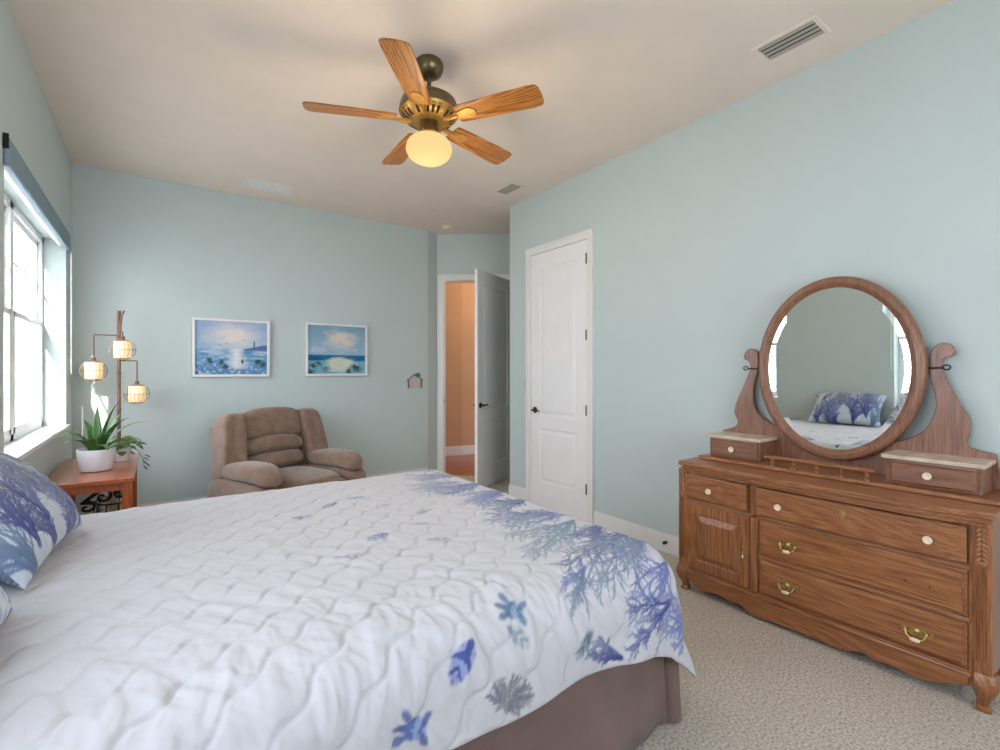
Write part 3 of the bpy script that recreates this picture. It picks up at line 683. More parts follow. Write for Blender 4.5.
# cabinet door with raised panel
g = MB(); fn = fn_f(XF-.006); y0, y1, z0, z1 = 1.31, 1.68, .148, .532
g.box(XF-.006, XF+.01, y0, y0+.058, z0, z1); g.box(XF-.006, XF+.01, y1-.058, y1, z0, z1); g.box(XF-.006, XF+.01, y0+.058, y1-.058, z0, z0+.058); g.box(XF-.006, XF+.01, y0+.058, y1-.058, z1-.058, z1)
cdr = g.build('cabinet_door', M['oakz'], dr, False, .003)
g = MB(); panel(g, fn, y0+.056, y1-.056, z0+.056, z1-.056, [(0, .004), (.006, .010), (.010, .008), (.040, -.005), (.042, -.005)]); g.build('raised_panel', M['oakz'], cdr, False)
g = MB(); g.prism([(1.337+a, .345+b) for a, b in ((-.007, 0), (-.009, .02), (0, .03), (.009, .02), (.007, 0), (.009, -.02), (0, -.03), (-.009, -.02))], XF-.009, XF-.006, 'x')
g.tube([(XF-.012, 1.337, .352), (XF-.02, 1.337, .340), (XF-.02, 1.337, .322)], [.003, .003, .004], 8); g.build('drop_pull', M['brass'], cdr)
g = MB(); g.rbox((XF-.021, 1.337, .316), (.006, .006, .008), 2.5, 6); g.build('porcelain_grip', M['porc'], cdr)
# apron with scalloped lower edge (front)
pts = []
prof_b = [(1.70, .095), (1.66, .075), (1.62, .045), (1.57, .037), (1.50, .052), (1.44, .048), (1.41, .036), (1.36, .046), (1.30, .020), (1.25, .014), (1.18, .022), (1.05, .026), (.92, .024), (.86, .030), (.80, .048), (.75, .036), (.70, .044), (.62, .036), (.56, .044), (.50, .070), (.45, .085)]
import bisect
def smooth_line(ps, n=6):
    out = []
    for i in range(len(ps)-1):
        p0 = ps[max(i-1, 0)]; p1 = ps[i]; p2 = ps[i+1]; p3 = ps[min(i+2, len(ps)-1)]
        for k in range(n):
            t_ = k/n; out.append(tuple(.5*((2*p1[j])+(-p0[j]+p2[j])*t_+(2*p0[j]-5*p1[j]+4*p2[j]-p3[j])*t_**2+(-p0[j]+3*p1[j]-3*p2[j]+p3[j])*t_**3) for j in (0, 1)))
    out.append(ps[-1]); return out
sl = smooth_line(prof_b)
g = MB(); top_ = [(y, .125) for y, z in sl[::-1]]
g.prism(sl+top_, XF-.014, XF+.012, 'x'); g.build('apron', M['oaky'], dr, True, .003)
g = MB(); g.box(XF-.022, XF+.01, .44, 1.70, .120, .138); g.build('apron_moulding', M['oaky'], dr, False, .006)
# corner columns with carved top and cabriole feet
def column(y, sg, par):
    g = MB(); n = 14
    g.box(XF-.012, XF+.05, y-.030, y+.030, .14, .735); c_ = g.build('corner_post', M['oakz'], par, False, .010)
    g = MB()
    for k in range(5): g.tube([(XF-.014, y-.016+.008*k, .20), (XF-.014, y-.016+.008*k, .56)], .0028, 6)
    g.build('reeding', M['oakz'], c_)
    g = MB()
    for k in range(7):
        z = .59+.019*k; s_ = .016-.0008*k
        for q in (-1, 1): g.rbox((XF-.014, y+q*.009, z), (.006, .007, .014), 2.2, 6, Matrix.Rotation(q*.6, 3, 'X'))
    g.rbox((XF-.014, y, .724), (.008, .016, .009), 2.4, 6); g.rbox((XF-.014, y, .575), (.007, .013, .012), 2.2, 6)
    g.build('carving', M['oakz'], c_)
    g = MB()
    sec = [(.150, .038, 0), (.125, .042, .006), (.10, .040, .012), (.07, .030, .010), (.045, .022, .002), (.02, .020, -.004), (.008, .024, .004), (0, .022, .004)]
    v = []; f = []
    for z, r_, o_ in sec:
        for k in range(12):
            a = 2*PI*k/12; rr = r_*(1/(abs(math.cos(a))**4+abs(math.sin(a))**4)**.25)
            v.append((XF+.022-o_*1.2+rr*.95*math.cos(a), y-sg*o_*.6+rr*.95*math.sin(a), z))
    for j in range(len(sec)-1):
        for k in range(12): f.append([j*12+k, j*12+(k+1) % 12, (j+1)*12+(k+1) % 12, (j+1)*12+k])
    f.append([(len(sec)-1)*12+k for k in range(12)]); f.append(list(range(12)))
    g.add(v, f); g.build('foot', M['oakz'], par)
column(YR+.028, 1, dr); column(YL+.0, -1, dr) 
for y in (YR+.05, YL-.05): g = MB(); g.box(XB-.05, XB-.005, y-.022, y+.022, 0, .12); g.build('foot', M['oakz'], dr, False, .004)

# ================================================================= MIRROR HUTCH
hu = thing('mirror_hutch', 'oval mirror hutch with marble topped glove boxes on the oak dresser', 'dresser mirror', (2.86, 1.04, .78))
ZB = .781
g = MB(); g.box(2.72, 2.985, .375, 1.685, ZB, ZB+.020); g.build('base_board', M['oaky'], hu, False, .005)
def glove(y0, y1, xf, ky):
    g = MB(); z0, z1 = ZB+.020, .916
    g.box(xf+.012, 2.955, y0, y1, z0, z1); b_ = g.build('glove_box', M['hutchy'], hu, False, .003)
    g = MB(); panel(g, fn_f(xf+.010), y0+.014, y1-.014, z0+.006, z1-.006, [(0, .002), (0, -.008), (.005, -.009), (.013, -.016), (.014, -.016)]); g.build('drawer_front', M['hutchy'], b_, False)
    knob(xf-.006, ky, (z0+z1)/2, b_)
    g = MB(); pl = [(2.957, y0-.012), (xf-.012, y0-.012), (xf-.018, y0), (xf-.018, y1), (xf-.012, y1+.012), (2.957, y1+.012)]
    g.prism(pl, .9165, .935); g.build('marble_top', M['marble'], b_, False, .003)
glove(1.337, 1.64, 2.765, 1.49); glove(.44, .765, 2.765, .61)
# lyre backboard: outline in (y, z)
BO = [(1.661, 0.941), (1.587, 0.969), (1.564, 1.003), (1.585, 1.063), (1.564, 1.147), (1.518, 1.252), (1.487, 1.332), (1.493, 1.375), (1.524, 1.394), (1.522, 1.425), (1.493, 1.455), (1.448, 1.443), (1.437, 1.393), (1.442, 1.314), (1.463, 1.232), (1.469, 1.152), (1.457, 1.092), (1.423, 1.044), (1.375, 1.015), (1.347, 1.002), (1.3, 0.99), (1.04, 0.93), (0.8, 0.97), (0.748, 0.983), (0.71, 1.004), (0.668, 1.04), (0.639, 1.097), (0.626, 1.161), (0.632, 1.222), (0.65, 1.299), (0.65, 1.377), (0.638, 1.423), (0.609, 1.45), (0.575, 1.444), (0.56, 1.412), (0.57, 1.387), (0.592, 1.383), (0.604, 1.362), (0.601, 1.322), (0.58, 1.261), (0.547, 1.179), (0.514, 1.108), (0.51, 1.049), (0.52, 0.988), (0.488, 0.97), (0.432, 0.957), (0.422, 0.931), (0.417, 0.9), (0.417, 0.803), (1.04, 0.803), (1.671, 0.803), (1.671, 0.88)]
g = MB(); g.prism(smooth_line(BO, 4), 2.958, 2.984, 'x')
g.build('backboard', M['hutchz'], hu, True, .004)
MC = Vector((2.925, 1.035, 1.333))
mroot_rot = (Matrix.Rotation(-.024, 3, 'Z') @ Matrix.Rotation(-.006, 3, 'Y'))
def oval(a, b, x, n=96): return [MC+mroot_rot @ Vector((x, a*math.cos(2*PI*k/n), b*math.sin(2*PI*k/n))) for k in range(n)]
g = MB(); frame_ring(g, [oval(a, b, x) for a, b, x in ((.386, .486, .022), (.388, .488, .004), (.384, .484, -.010), (.374, .474, -.018), (.360, .460, -.016), (.356, .456, -.020), (.348, .448, -.018), (.342, .442, -.010), (.334, .434, -.008), (.330, .430, -.002), (.328, .428, .008), (.330, .430, .020), (.386, .486, .022))])
fr = g.build('mirror_frame', M['hutchz'], hu, ang=50)
g = MB(); o1 = oval(.329, .429, .0009); o2 = oval(.305, .405, .0005)
frame_ring(g, [o1, o2]); g.f.append([len(g.v)-96+i for i in range(96)]); g.build('mirror_glass', M['mirror'], hu, False)
g = MB(); g.add(oval(.335, .435, .018), [list(range(96))]); g.build('mirror_backing', M['hutchz'], hu, False, solid=.004)
for sg in (-1, 1):
    g = MB(); y = 1.045+sg*.398
    g.tube([(2.945, y-sg*.014, 1.333), (2.945, y+sg*.05, 1.335)], .004, 8)
    lo = [(2.945, y+sg*(.062+.013*math.cos(a)), 1.337+.011*math.sin(a)) for a in [k*PI/8 for k in range(16)]]
    g.tube(lo, .0035, 6, True); g.build('pivot_screw', M['black'], hu)
# gallery rail
g = MB(); g.box(2.705, 2.730, .79, 1.285, .845, .860); gr = g.build('gallery_rail', M['oaky'], hu, False, .004)
for k in range(5):
    y = 1.245-.425*k/4
    g = MB(); g.lathe([(0, 0), (.013, 0), (.013, .008), (.007, .012), (.012, .020), (.014, .026), (.008, .032), (.009, .038), (.012, .046), (0, .046)], (2.722, y, ZB+.020), 14); g.build('spindle', M['oakz'], gr)

# ================================================================= CEILING FAN
FX, FY = 1.246, 2.41
fan = thing('ceiling_fan', 'five blade oak and brass ceiling fan with lit globe', 'ceiling fan', (FX, FY, H))
g = MB(); g.lathe([(0, 3.05), (.072, 3.05), (.080, 3.035), (.080, 3.01), (.068, 2.982), (.040, 2.962), (.018, 2.958), (0, 2.956)], (FX, FY, 0), 32); g.build('canopy', M['antbrass'], fan)
g = MB(); g.lathe([(0, 2.97), (.012, 2.97), (.012, 2.86), (0, 2.86)], (FX, FY, 0), 16); g.build('downrod', M['antbrass'], fan)
g = MB(); g.lathe([(0, 2.872), (.03, 2.872), (.034, 2.865), (.115, 2.850), (.152, 2.825), (.162, 2.795), (.162, 2.775), (.166, 2.770), (.166, 2.762), (0, 2.762)], (FX, FY, 0), 40); mo = g.build('motor_housing', M['antbrass'], fan)
g = MB(); g.lathe([(0, 2.763), (.163, 2.763), (.153, 2.742), (.130, 2.722), (.096, 2.712), (.055, 2.71), (0, 2.71)], (FX, FY, 0), 40); lowr = g.build('motor_bottom', M['fanbrass'], fan)
g = MB()
for k in range(30):
    a = 2*PI*k/30
    if k % 6 == 5: continue
    R_ = Matrix.Rotation(a, 3, 'Z'); p = [R_ @ Vector((r_, w_, z_)) for r_, w_, z_ in ((.156, -.009, 2.7462), (.156, .009, 2.7462), (.111, .0062, 2.7135), (.111, -.0062, 2.7135), (.131, -.0073, 2.7205), (.131, .0073, 2.7205))]
    p = [q_+Vector((FX, FY, 0)) for q_ in p]; g = MB(); g.add(p, [[0, 1, 5, 4], [4, 5, 2, 3]]); g.build('vent_slot', M['darkgap'], lowr, False)
g = MB(); g.lathe([(0, 2.715), (.052, 2.715), (.052, 2.675), (.056, 2.67), (.056, 2.655), (.044, 2.645), (0, 2.645)], (FX, FY, 0), 32); g.build('light_fitter', M['antbrass'], fan)
g = MB(); g.lathe([(.040, 2.652), (.060, 2.648), (.062, 2.64), (.040, 2.636)], (FX, FY, 0), 32)
for k in range(4): a = .6+k*PI/2; g.tube([(FX+.05*math.cos(a), FY+.05*math.sin(a), 2.646), (FX+.075*math.cos(a), FY+.075*math.sin(a), 2.646)], .004, 6)
g.build('globe_collar', M['fanbrass'], fan)
g = MB(); g.lathe([(.046, 2.652)]+[(.128*math.sin(a)**.85 if a < PI else 0, 2.562+.080*math.cos(a)) for a in [.36+(PI-.36)*k/22 for k in range(23)]], (FX, FY, 0), 40); g.build('light_globe', M['globe'], fan)
g = MB(); g.tube([(FX+.05, FY-.03, 2.66), (FX+.062, FY-.045, 2.64), (FX+.07, FY-.055, 2.56)], .0012, 5); g.build('pull_chain', M['fanbrass'], fan)
bl_me = None
for k in range(5):
    a = math.radians(13.4+72*k)
    if k == 0:
        out = [(.175, -.050), (.188, -.060), (.40, -.070), (.60, -.075), (.645, -.070), (.658, -.048), (.662, 0), (.658, .048), (.645, .070), (.60, .075), (.40, .070), (.188, .060), (.175, .050)]
        g = MB(); g.prism(out, -.004, .004); bl = g.build('blade', M['blade'], None, False, .002); bl_me = bl
        g = MB()
        prof = [(.10, -.018), (.15, -.014), (.19, -.020), (.23, -.034), (.262, -.034), (.285, -.018), (.29, 0), (.285, .018), (.262, .034), (.23, .034), (.19, .020), (.15, .014), (.10, .018)]
        g.prism(prof, -.0105, -.0045)
        g.tube([(.10, 0, -.012), (.14, 0, -.018), (.18, 0, -.012)], [.012, .010, .008], 8)
        for s_ in (-1, 1): g.lathe([(0, -.013), (.006, -.013), (.006, -.0105), (0, -.0105)], (.25, s_*.018, 0), 10)
        br = g.build('blade_bracket', M['fanbrass'], None)
    else:
        bl = bl_me.copy(); COL.objects.link(bl); br = br.copy(); COL.objects.link(br)
    bl.parent = fan; br.parent = bl
    bl.location = (0, 0, 2.722-H); bl.rotation_euler = (math.radians(-12), 0, a)
    br.rotation_euler = (0, 0, 0)
lamp('POINT', 'fan_bulb', (FX, FY, 2.36), 19, (1, .80, .54), shadow_soft_size=.22)

# vents, smoke detector ------------------------------------------------
def vent(x0, x1, y0, y1, label, slats, mslat, mdark):
    t = thing('ceiling_vent', label, 'air vent', ((x0+x1)/2, (y0+y1)/2, H))
    g = MB(); f_ = .022; fn = lambda u, w_, d: (u, w_, H-.0005-d)
    frame_ring(g, [rect(fn, x0, x1, y0, y1, 0), rect(fn, x0+.004, x1-.004, y0+.004, y1-.004, .007), rect(fn, x0+f_, x1-f_, y0+f_, y1-f_, .007), rect(fn, x0+f_, x1-f_, y0+f_, y1-f_, .001)])
    g.build('frame', M['white'] if mslat == 'white' else M['ceil'], t, False)
    g = MB(); g.box(x0+f_, x1-f_, y0+f_, y1-f_, H-.002, H-.0008); g.build('backing', M[mdark], t, False)
    for k in range(slats):
        x = x0+f_+(x1-x0-2*f_)*(k+.5)/slats; w_ = (x1-x0-2*f_)/slats*.26
        g = MB(); g.add([(x-w_, y0+f_, H-.003), (x+w_*.4, y0+f_, H-.011), (x+w_*.4, y1-f_, H-.011), (x-w_, y1-f_, H-.003)], [[0, 1, 2, 3]]); g.build('slat', M[mslat], t, False, solid=.0012)
vent(2.600, 2.79, .99, 1.30, 'grey slatted ceiling vent near the top right corner', 4, 'grille', 'darkgap')
vent(2.64, 2.81, 3.49, 3.78, 'small dark grey ceiling vent above the closet door', 5, 'grille', 'darkgap')
vent(.66, 1.07, 4.80, 5.03, 'pale flush ceiling vent above the left seascape', 5, 'white', 'white')
g = MB(); g.lathe([(0, H), (.065, H), (.065, H-.022), (.055, H-.034), (.025, H-.038), (0, H-.038)], (2.85, 5.02, 0), 28)
tag(g.build('smoke_detector', mat('aged_white_plastic', (226, 216, 186), .4)), 'round off-white smoke detector on the ceiling by the entry', 'smoke detector')

# ================================================================= PICTURES
def art(label, x0, x1, z0, z1, kind):
    t = thing('framed_painting', label, 'painting', ((x0+x1)/2, 5.31, (z0+z1)/2), group=None)
    fw = .022; fn = lambda u, w_, d: (u, 5.305-d, w_)
    g = MB(); frame_ring(g, [rect(fn, x0, x1, z0, z1, 0), rect(fn, x0, x1, z0, z1, .032), rect(fn, x0+fw, x1-fw, z0+fw, z1-fw, .032), rect(fn, x0+fw, x1-fw, z0+fw, z1-fw, .012)])
    g.build('frame', M['white'], t, False, .002)
    n, m_ = 220, 180; u = np.linspace(0, 1, n); v = np.linspace(0, 1, m_); U_, V_ = np.meshgrid(u, v, indexing='ij')
    X_ = x0+fw*.8+(x1-x0-1.6*fw)*U_; Z_ = z0+fw*.8+(z1-z0-1.6*fw)*V_; nz = fbm(U_*7, V_*26, 3+kind, 4); nf = fbm(U_*30, V_*30, 8+kind, 3)
    def L3(c): return np.array(lin(c))
    def mix(a, b, k): k = np.clip(k, 0, 1)[..., None]; return a*(1-k)+b*k
    sky = mix(np.ones(U_.shape+(3,))*L3((150, 184, 206)), L3((156, 172, 208) if kind == 0 else (122, 160, 184)), (V_-.5)*2)
    if kind == 0:
        c = mix(sky, L3((226, 218, 214)), 1.35-np.hypot((U_-.52)/.36, (V_-.72)/.24)+.5*(nz-.5))
        sea = mix(np.ones(U_.shape+(3,))*L3((92, 146, 190)), L3((170, 194, 216)), (nz-.32)*3.2)
        sea = mix(sea, L3((222, 224, 228)), 1.2-np.abs(U_-.56)/(.10+.25*(.5-V_))+.8*(nz-.5))
        c = mix(c, sea, (.50-V_)*40)
        fore = mix(np.ones(U_.shape+(3,))*L3((88, 138, 184)), L3((196, 206, 216)), (nf-.42)*3)
        c = mix(c, fore, (.27+.08*(nz-.5)*4-.10*np.exp(-((U_-.58)/.13)**2)-V_)*9)
        for a, b, r_ in ((.20, .26, .05), (.35, .24, .04), (.86, .24, .06), (.40, .16, .05), (.93, .18, .05), (.64, .25, .02)):
            c = mix(c, L3((52, 86, 84)), (1.2-np.hypot((U_-a)/r_, (V_-b)/.07)+1.6*(nf-.5))*1.4)
        c = mix(c, L3((92, 112, 156)), ((V_ > .46) & (V_ < .47+.09*np.clip((U_-.66)/.3, 0, 1)+.02*nf)) & (U_ > .66))
        c = mix(c, L3((84, 96, 140)), (np.abs(U_-.805) < .008) & (V_ > .5) & (V_ < .64))
        for a, b in ((.36, .66), (.42, .58), (.67, .64), (.33, .55), (.39, .70)): c = mix(c, L3((104, 106, 130)), (1-np.abs((V_-b)-.8*np.abs(U_-a))/.008)*(np.abs(U_-a) < .022))
    else:
        c = mix(sky, L3((220, 210, 196)), 1.25-np.hypot((U_-.58)/.30, (V_-.70)/.22)+1.2*(nz-.5))
        c = mix(c, L3((196, 206, 214)), (1-np.hypot((U_-.18)/.22, (V_-.50)/.08)+(nf-.5)))
        sea = mix(np.ones(U_.shape+(3,))*L3((28, 112, 156)), L3((16, 82, 128)), (nz-.4)*4)
        c = mix(c, sea, (.40-V_)*60)
        c = mix(c, L3((120, 172, 196)), (.29-V_+.05*(nz-.5))*40)
        c = mix(c, L3((206, 214, 196)), (1.2-np.hypot((U_-.55)/.28, (V_-.20)/.14)+.9*(nz-.5))*2)
        for a, b, r_ in ((.10, .18, .08), (.20, .22, .05), (.78, .15, .07), (.86, .10, .08), (.70, .07, .06), (.30, .10, .08), (.05, .05, .1)):
            c = mix(c, L3((44, 84, 92)) if a != .3 else L3((110, 130, 120)), (1.1-np.hypot((U_-a)/r_, (V_-b)/.08)+1.6*(nf-.5))*1.4)
    Y_ = 5.288-.001*nf
    np_grid('canvas', np.stack([X_, Y_, Z_], -1), c*(.92+.16*nf[..., None]), M['paint'], t)
art('seascape painting with lighthouse headland, left of the two on the back wall', .28, .938, 1.265, 1.82, 0)
art('seascape painting with deep blue horizon, right of the two on the back wall', 1.286, 1.95, 1.268, 1.832, 1)
# small house ornament
t = thing('house_ornament', 'tiny wooden house ornament with green leaf roof on the back wall', 'wall ornament', (2.55, 5.30, 1.2))
g = MB(); hx = 2.55; wdt = .105
g.tube([(hx-wdt, 5.298, 1.205), (hx, 5.298, 1.285), (hx+wdt, 5.298, 1.205)], .006, 6); g.tube([(hx-.085, 5.298, 1.21), (hx-.085, 5.298, 1.115)], .008, 6); g.tube([(hx+.085, 5.298, 1.21), (hx+.085, 5.298, 1.115)], .008, 6)
g.build('house_outline', mat('weathered_grey_wood', (120, 106, 98), .8), t)
g = MB(); g.prism([(hx-.075, 1.112), (hx+.075, 1.112), (hx+.075, 1.21), (hx, 1.262), (hx-.075, 1.21)], 5.300, 5.308, 'y'); g.build('house_front', mat('whitewashed_wood', (206, 196, 190), .8, c2=(180, 176, 176), ns=60), t, False)
g = MB()
for k in range(7): a = k*.9; g.rbox((hx+.035+.022*math.cos(a), 5.292, 1.272+.014*math.sin(a)), (.020, .006, .011), 2, 5, Matrix.Rotation(a, 3, 'Y'))
g.build('leaf_cluster', mat('moss_green', (46, 110, 72), .7, c2=(90, 160, 90), ns=60), t)
# switch, door stop
g = MB(); g.box(3.024, 3.030, 3.775, 3.845, 1.12, 1.235); g.box(3.020, 3.024, 3.795, 3.825, 1.15, 1.205)
tag(g.build('light_switch', M['wall'], smooth=False, bevel=.002), 'pale light switch plate left of the closet door', 'light switch')
g = MB(); g.lathe([(0, 0), (.012, 0), (.012, .006), (.009, .008), (.009, .02), (.012, .022), (.012, .03), (0, .03)], (3.017, 2.12, .075), 14, RotX)
tag(g.build('door_stop', M['black']), 'small black door stop on the baseboard left of the dresser', 'door stop')

# ================================================================= RECLINER
rc = thing('recliner', 'brown microfibre recliner below the seascapes', 'armchair', (.98, 4.66, 0), math.radians(20), local=True)
B = M['recl']
def puff(name, c, h, n=4, R=None, par=rc, warp=None, res=16):
    g = MB(); g.rbox(c, h, n, res, R, warp); return g.build(name, B, par, ang=180)
puff('base', (0, .02, .21), (.38, .40, .17), 8)
tl = math.radians(-13); RB = Matrix.Rotation(tl, 3, 'X')
def bk(x, z, h, n=4, y=0, warp=None, name='back_cushion'):   # position along the tilted back plane
    c = Vector((x, .24, .38))+RB @ Vector((0, y, z)); return puff(name, c, h, n, RB, warp=warp)
bk(0, .25, (.47, .07, .28), 7, .08, name='backrest_shell')
sm = lambda q, h: q.x/h
bk(0, .425, (.300, .125, .145), 4.5, -.02, warp=lambda q: (q.x*(1+.03*q.z/.145), q.y, q.z+.030*(1-(q.x/.30)**2)*(1 if q.z > 0 else 1.3)))
bk(0, .235, (.290, .120, .066), 3.4, -.035, warp=lambda q: (q.x, q.y, q.z+(.036 if q.z > 0 else .014)*(1-(q.x/.29)**2)))
bk(0, .105, (.280, .120, .076), 3.4, -.03)
for sg in (-1, 1):
    bk(sg*.395, .285, (.108, .13, .275), 5.5, -.035, warp=lambda q, sg=sg: (q.x*(1-.06*q.z/.28)-sg*.028*q.z/.28, q.y-.02*(abs(q.x)/.1), q.z-.012*(sg*q.x > .05)), name='back_wing')
puff('seat_cushion', (0, -.10, .335), (.30, .38, .085), 4)
puff('footrest', (0, -.43, .22), (.30, .07, .16), 4.5)
for sg in (-1, 1):
    ar = puff('armrest', (sg*.42, -.06, .225), (.125, .41, .205), 4.5, warp=lambda q, sg=sg: (q.x+sg*.03*(1-q.z/.2), q.y, q.z))
    pd = puff('arm_pad', (sg*.405, -.13, .455), (.130, .335, .072), 3.2, par=ar,
              warp=lambda q: (q.x*(1.0+.05*math.cos(q.y*6)), q.y, q.z+.040*math.cos(q.y*3.2+.2)-.45*max(0, (-q.y-.20))**1.2))

# ================================================================= SIDE TABLE
TX0, TX1, TY0, TY1, TZ = -.545, -.105, 3.74, 4.84, .66
tb = thing('side_table', 'reddish wood side table under the window beyond the bed', 'side table', ((TX0+TX1)/2, (TY0+TY1)/2, 0))
g = MB(); g.box(TX0, TX1, TY0, TY1, TZ-.028, TZ); g.build('tabletop', M['cherryy'], tb, False, .004)
g = MB()
for a in ((TX0+.03, TX1-.02, TY0+.02, TY0+.04), (TX0+.03, TX1-.02, TY1-.04, TY1-.02), (TX0+.03, TX0+.05, TY0+.03, TY1-.03), (TX1-.035, TX1-.018, TY0+.03, TY1-.03)): g.box(*a, TZ-.075, TZ-.028)
g.build('apron', M['cherryy'], tb, False, .002)
for x in (TX0+.035, TX1-.035):
    for y in (TY0+.035, TY1-.035):
        g = MB(); g.box(x-.024, x+.024, y-.024, y+.024, 0, TZ-.028); g.build('leg', M['cherryz'], tb, False, .004)
g = MB(); g.box(TX0+.02, TX1-.02, TY0+.03, TY1-.03, .17, .19); g.build('lower_shelf', M['cherryy'], tb, False, .003)
def brace(p, q):
    g = MB(); d = Vector(q)-Vector(p); L_ = d.length; a = math.atan2(d.z, d.x); R_ = Matrix.Rotation(-a, 3, 'Y')
    b = MB().box(0, L_, -.009, .009, -.024, .024); g.add([R_ @ Vector(v)+Vector(p) for v in b.v], b.f); g.build('cross_brace', M['cherryy'], tb, False, .002)
brace((TX0+.06, TY0+.025, .56), (TX1-.06, TY0+.025, .22))
# potted plant
def leaf(g, base, az, L_, w_, rise, droop, n=12, fold=.25):
    P_ = []; d = Vector((math.cos(az), math.sin(az), 0)); sd_ = Vector((-d.y, d.x, 0)); p = Vector(base); el = rise
    for i in range(n+1):
        u = i/n; ww = w_*(math.sin(PI*min(1, .12+u*.88))**.7)*(1 if u < .5 else (1-(u-.5)*.9)); ww = max(ww, .0015)
        up = Vector((-d.x*math.sin(el), -d.y*math.sin(el), math.cos(el)))
        P_.append([p-sd_*ww+up*ww*fold, p-sd_*ww*.5+up*ww*fold*.35, p, p+sd_*ww*.5+up*ww*fold*.35, p+sd_*ww+up*ww*fold])
        p = p+(d*math.cos(el)+Vector((0, 0, 1))*math.sin(el))*L_/n; el -= droop/n*(0.4+1.2*u)
    g.grid(P_)
px, py = -.315, 4.14
pl = thing('potted_plant', 'leafy green plant in a white oval pot on the side table', 'potted plant', (px, py, TZ+.002))
def ovl(r, z, n=32): return [(px+r*.86*math.cos(2*PI*k/n), py+r*.80*math.sin(2*PI*k/n), z) for k in range(n)]
z0 = TZ+.002; g = MB(); prof = [(.076, 0), (.094, .004), (.106, .04), (.115, .09), (.118, .136), (.116, .143), (.107, .143), (.104, .116)]
frame_ring(g, [ovl(r, z0+z) for r, z in prof]); g.f.append(list(range(32))); g.build('pot', M['pot'], pl)
g = MB(); g.v += ovl(.106, z0+.124); g.f.append(list(range(32))); g.build('soil', M['soil'], pl)
LV = [(-.3, .34, .024, 1.35, .5), (.9, .28, .026, 1.15, .9), (2.2, .30, .022, 1.25, 1.1), (3.0, .34, .020, 1.0, 2.3), (3.9, .26, .024, .8, 1.9), (-1.2, .26, .026, .9, 1.3), (-.5, .27, .022, .7, 1.6), (.3, .32, .018, 1.0, 1.5), (1.6, .30, .020, 1.4, .6), (5.0, .24, .024, .6, 1.6), (4.5, .22, .024, .9, 1.6), (3.4, .30, .018, 1.2, 2.6), (.0, .24, .024, .45, 1.2), (5.6, .30, .022, 1.1, 1.0)]
for a, L_, w_, r_, dr_ in LV:
    g = MB(); leaf(g, (px+.03*math.cos(a), py+.03*math.sin(a), z0+.115), a, L_*1.05*(1 if math.cos(a) > -.1 else .80), w_*1.2, min(1.5, r_+(.12 if math.cos(a) > -.1 else .32)), dr_); g.build('leaf', M['leaf'], pl, solid=.0012)
# trailing vine plant behind
vx, vy = -.20, 4.48
vp = thing('trailing_vine_plant', 'small trailing variegated vine at the back edge of the side table', 'potted plant', (vx, vy, TZ+.002))
g = MB(); g.lathe([(0, 0), (.045, 0), (.06, .09), (.062, .095), (.055, .095), (.052, .08), (0, .08)], (vx, vy, z0), 24); g.build('pot', M['pot'], vp)
rv = random.Random(8)
def heart(g, p, az, tilt, s_):
    pts = [(0, 0), (.25, .42), (.55, .46), (.85, .25), (1.1, 0), (.85, -.25), (.55, -.46), (.25, -.42)]
    R_ = Matrix.Rotation(az, 3, 'Z') @ Matrix.Rotation(tilt, 3, 'Y')
    v = [R_ @ Vector((a*s_, b*s_, abs(b)*s_*.3)) + Vector(p) for a, b in pts]; v.append(R_ @ Vector((.5*s_, 0, 0))+Vector(p))
    g.add(v, [[8, i, (i+1) % 8] for i in range(8)])
g = MB(); stems = MB()
for i in range(34):
    a = rv.uniform(0, 6.28); r_ = rv.uniform(.03, .09); p = (vx+r_*math.cos(a), vy+r_*math.sin(a), z0+.07+rv.uniform(-.02, .12)); heart(g, p, a, rv.uniform(.1, 1.0), rv.uniform(.055, .07))
    stems.tube([(vx, vy, z0+.08), (vx+r_*.5*math.cos(a), vy+r_*.5*math.sin(a), p[2]), p], .0018, 5)
tr = [(vx, vy, z0+.08), (vx+.05, vy+.10, z0+.10), (vx+.10, vy+.18, z0+.03), (vx+.125, vy+.22, z0-.04), (vx+.125, vy+.225, z0-.09)]
stems.tube(tr, .002, 5)
for k in range(5):
    z = z0+.0-.022*k; heart(g, (vx+.12+rv.uniform(-.01, .02), vy+.22+rv.uniform(-.02, .02), z), rv.uniform(-.9, .6), rv.uniform(.5, 1.2), .045)
g.build('foliage', M['leaf2'], vp, solid=.001); stems.build('stem', M['leaf'], vp)
# wrought iron basket on the shelf
bx, by, bz = -.22, 4.02, .191
bk_ = thing('wire_basket', 'black scrolled wire basket on the shelf of the side table', 'basket', (bx, by, bz))
g = MB(); PR = ((0, .075), (.10, .095), (.20, .10), (.28, .092))
for z, r_ in PR: g.tube([(bx+r_*math.cos(a), by+r_*1.4*math.sin(a), bz+z+.006) for a in [k*PI/12 for k in range(24)]], .005, 6, True)
for k in range(10):
    a = 2*PI*k/10; g.tube([(bx+r_*math.cos(a), by+r_*1.4*math.sin(a), bz+z+.006) for z, r_ in PR], .004, 6)
def scroll(x0, y0, z0_, sx, sz, turns):
    g.tube([(x0+sx*(1-t_/turns)*math.sin(t_), y0-.01*t_/turns, z0_+sz*(1-t_/turns)*math.cos(t_)) for t_ in [k*turns/22 for k in range(22)]], .008, 8)
g.tube([(bx-.09, by, bz+.28), (bx-.15, by-.06, bz+.30), (bx-.10, by-.06, bz+.34), (bx-.02, by-.06, bz+.40), (bx+.02, by-.06, bz+.385), (bx+.03, by-.06, bz+.34)], .011, 8)
scroll(bx-.05, by-.07, bz+.33, .05, .045, 8); scroll(bx+.03, by-.07, bz+.35, .045, .055, 8); scroll(bx-.13, by-.06, bz+.27, .05, .04, 7)
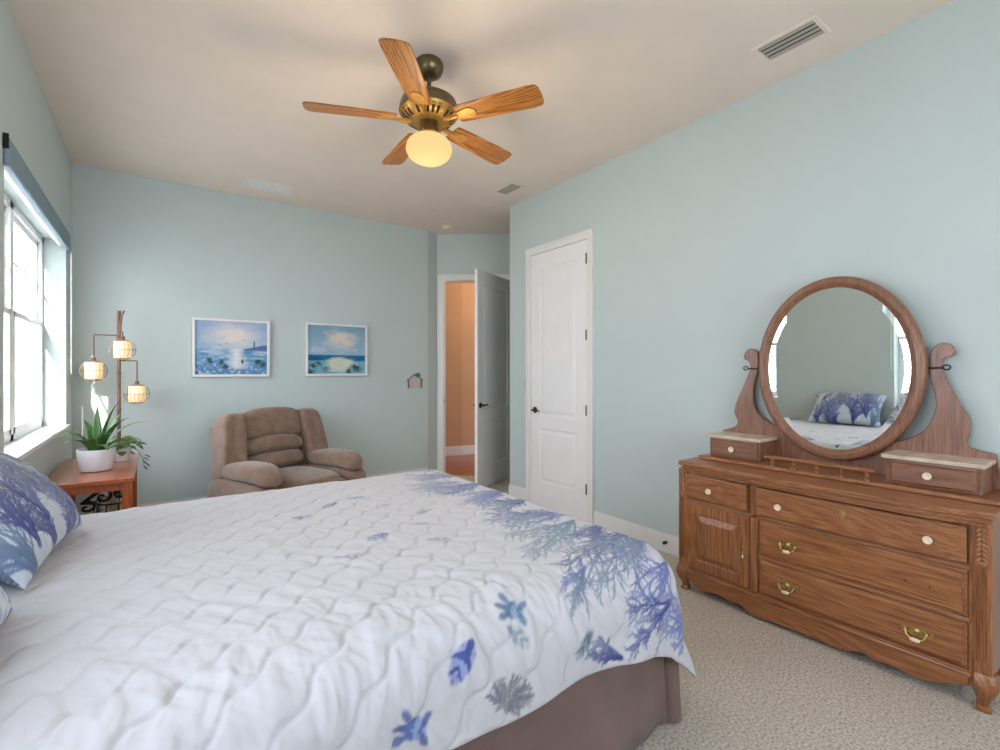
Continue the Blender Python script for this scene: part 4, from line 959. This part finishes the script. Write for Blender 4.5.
g.tube([(bx+.02, by-.06, bz+.40), (bx+.07, by-.05, bz+.38), (bx+.09, by-.02, bz+.28)], .009, 8)
g.build('wire_frame', M['black'], bk_)
rp = random.Random(2)
for k in range(5):
    g = MB(); x = bx-.045+.022*k; y = by-.04+.02*(k % 3); g.rbox((x, y, bz+.165+.01*(k % 3)), (.009, .04, .155), 5, 6)
    tag(g.build('paper_roll', M['pink'] if k % 2 else M['cream']), ['cream rolled paper standing in the black wire basket', 'pink rolled paper standing in the black wire basket'][k % 2], 'paper roll', 'paper rolls in the wire basket, %s ones' % ('pink' if k % 2 else 'cream'))

# ================================================================= FLOOR LAMP
LY = 5.08; lx = -.243
fl = thing('floor_lamp', 'brown floor lamp with three lit hanging shades in the corner', 'floor lamp', (lx, LY, 0))
g = MB(); g.lathe([(0, 0), (.125, 0), (.128, .008), (.12, .018), (.03, .028), (.018, .05), (0, .05)], (lx, LY, 0), 32); g.build('lamp_base', M['pole'], fl)
g = MB(); g.tube([(lx, LY, .03), (lx, LY, .6), (lx, LY, 1.2), (lx, LY, 1.82)], [.013]*4, 12)
for z in (.35, .68, 1.0, 1.3, 1.6): g.lathe([(.013, -.008), (.017, -.004), (.017, .004), (.013, .008)], (lx, LY, z), 14)
g.build('pole', M['pole'], fl)
g = MB(); g.tube([(lx+.006, LY-.012, 1.62), (lx+.018, LY-.016, 1.78), (lx+.036, LY-.016, 1.822)], [.008, .008, .007], 8); g.build('branch_stub', M['pole'], fl)
for x, y, za, zt in ((-.402, LY-.02, 1.615, 1.43), (-.212, LY-.16, 1.635, 1.60), (-.123, LY-.02, 1.405, 1.235)):
    g = MB(); g.tube([(lx, LY, za), (x, y, za), (x, y, za-.012), (x, y, zt)], .005, 8); g.lathe([(0, 0), (.014, 0), (.016, -.02), (.022, -.03), (0, -.03)], (x, y, zt), 16); ar = g.build('lamp_arm', M['pole'], fl)
    c = zt-.108; 
    g = MB(); g.lathe([(.058, c-.066), (.058, c+.066)], (x, y, 0), 28); g.f = g.f[:-2]; sh = g.build('lamp_shade', M['shade'], fl, solid=.002)
    g = MB()
    for k in range(9):
        a = PI*k/9; g.tube([(x+.088*math.cos(a)*math.sin(q_), y+.088*math.sin(a)*math.sin(q_), c+.084*math.cos(q_)) for q_ in [2*PI*j/28 for j in range(28)]], .0016, 5, True)
    for z_, r_ in ((0, .088), (.07, .05), (-.07, .05)): g.tube([(x+r_*math.cos(q_), y+r_*math.sin(q_), c+z_) for q_ in [2*PI*j/24 for j in range(24)]], .002, 5, True)
    g.build('wire_globe', M['wire'], sh)
    lamp('POINT', 'shade_bulb', (x, y, c), .5, (1, .78, .48), shadow_soft_size=.03)
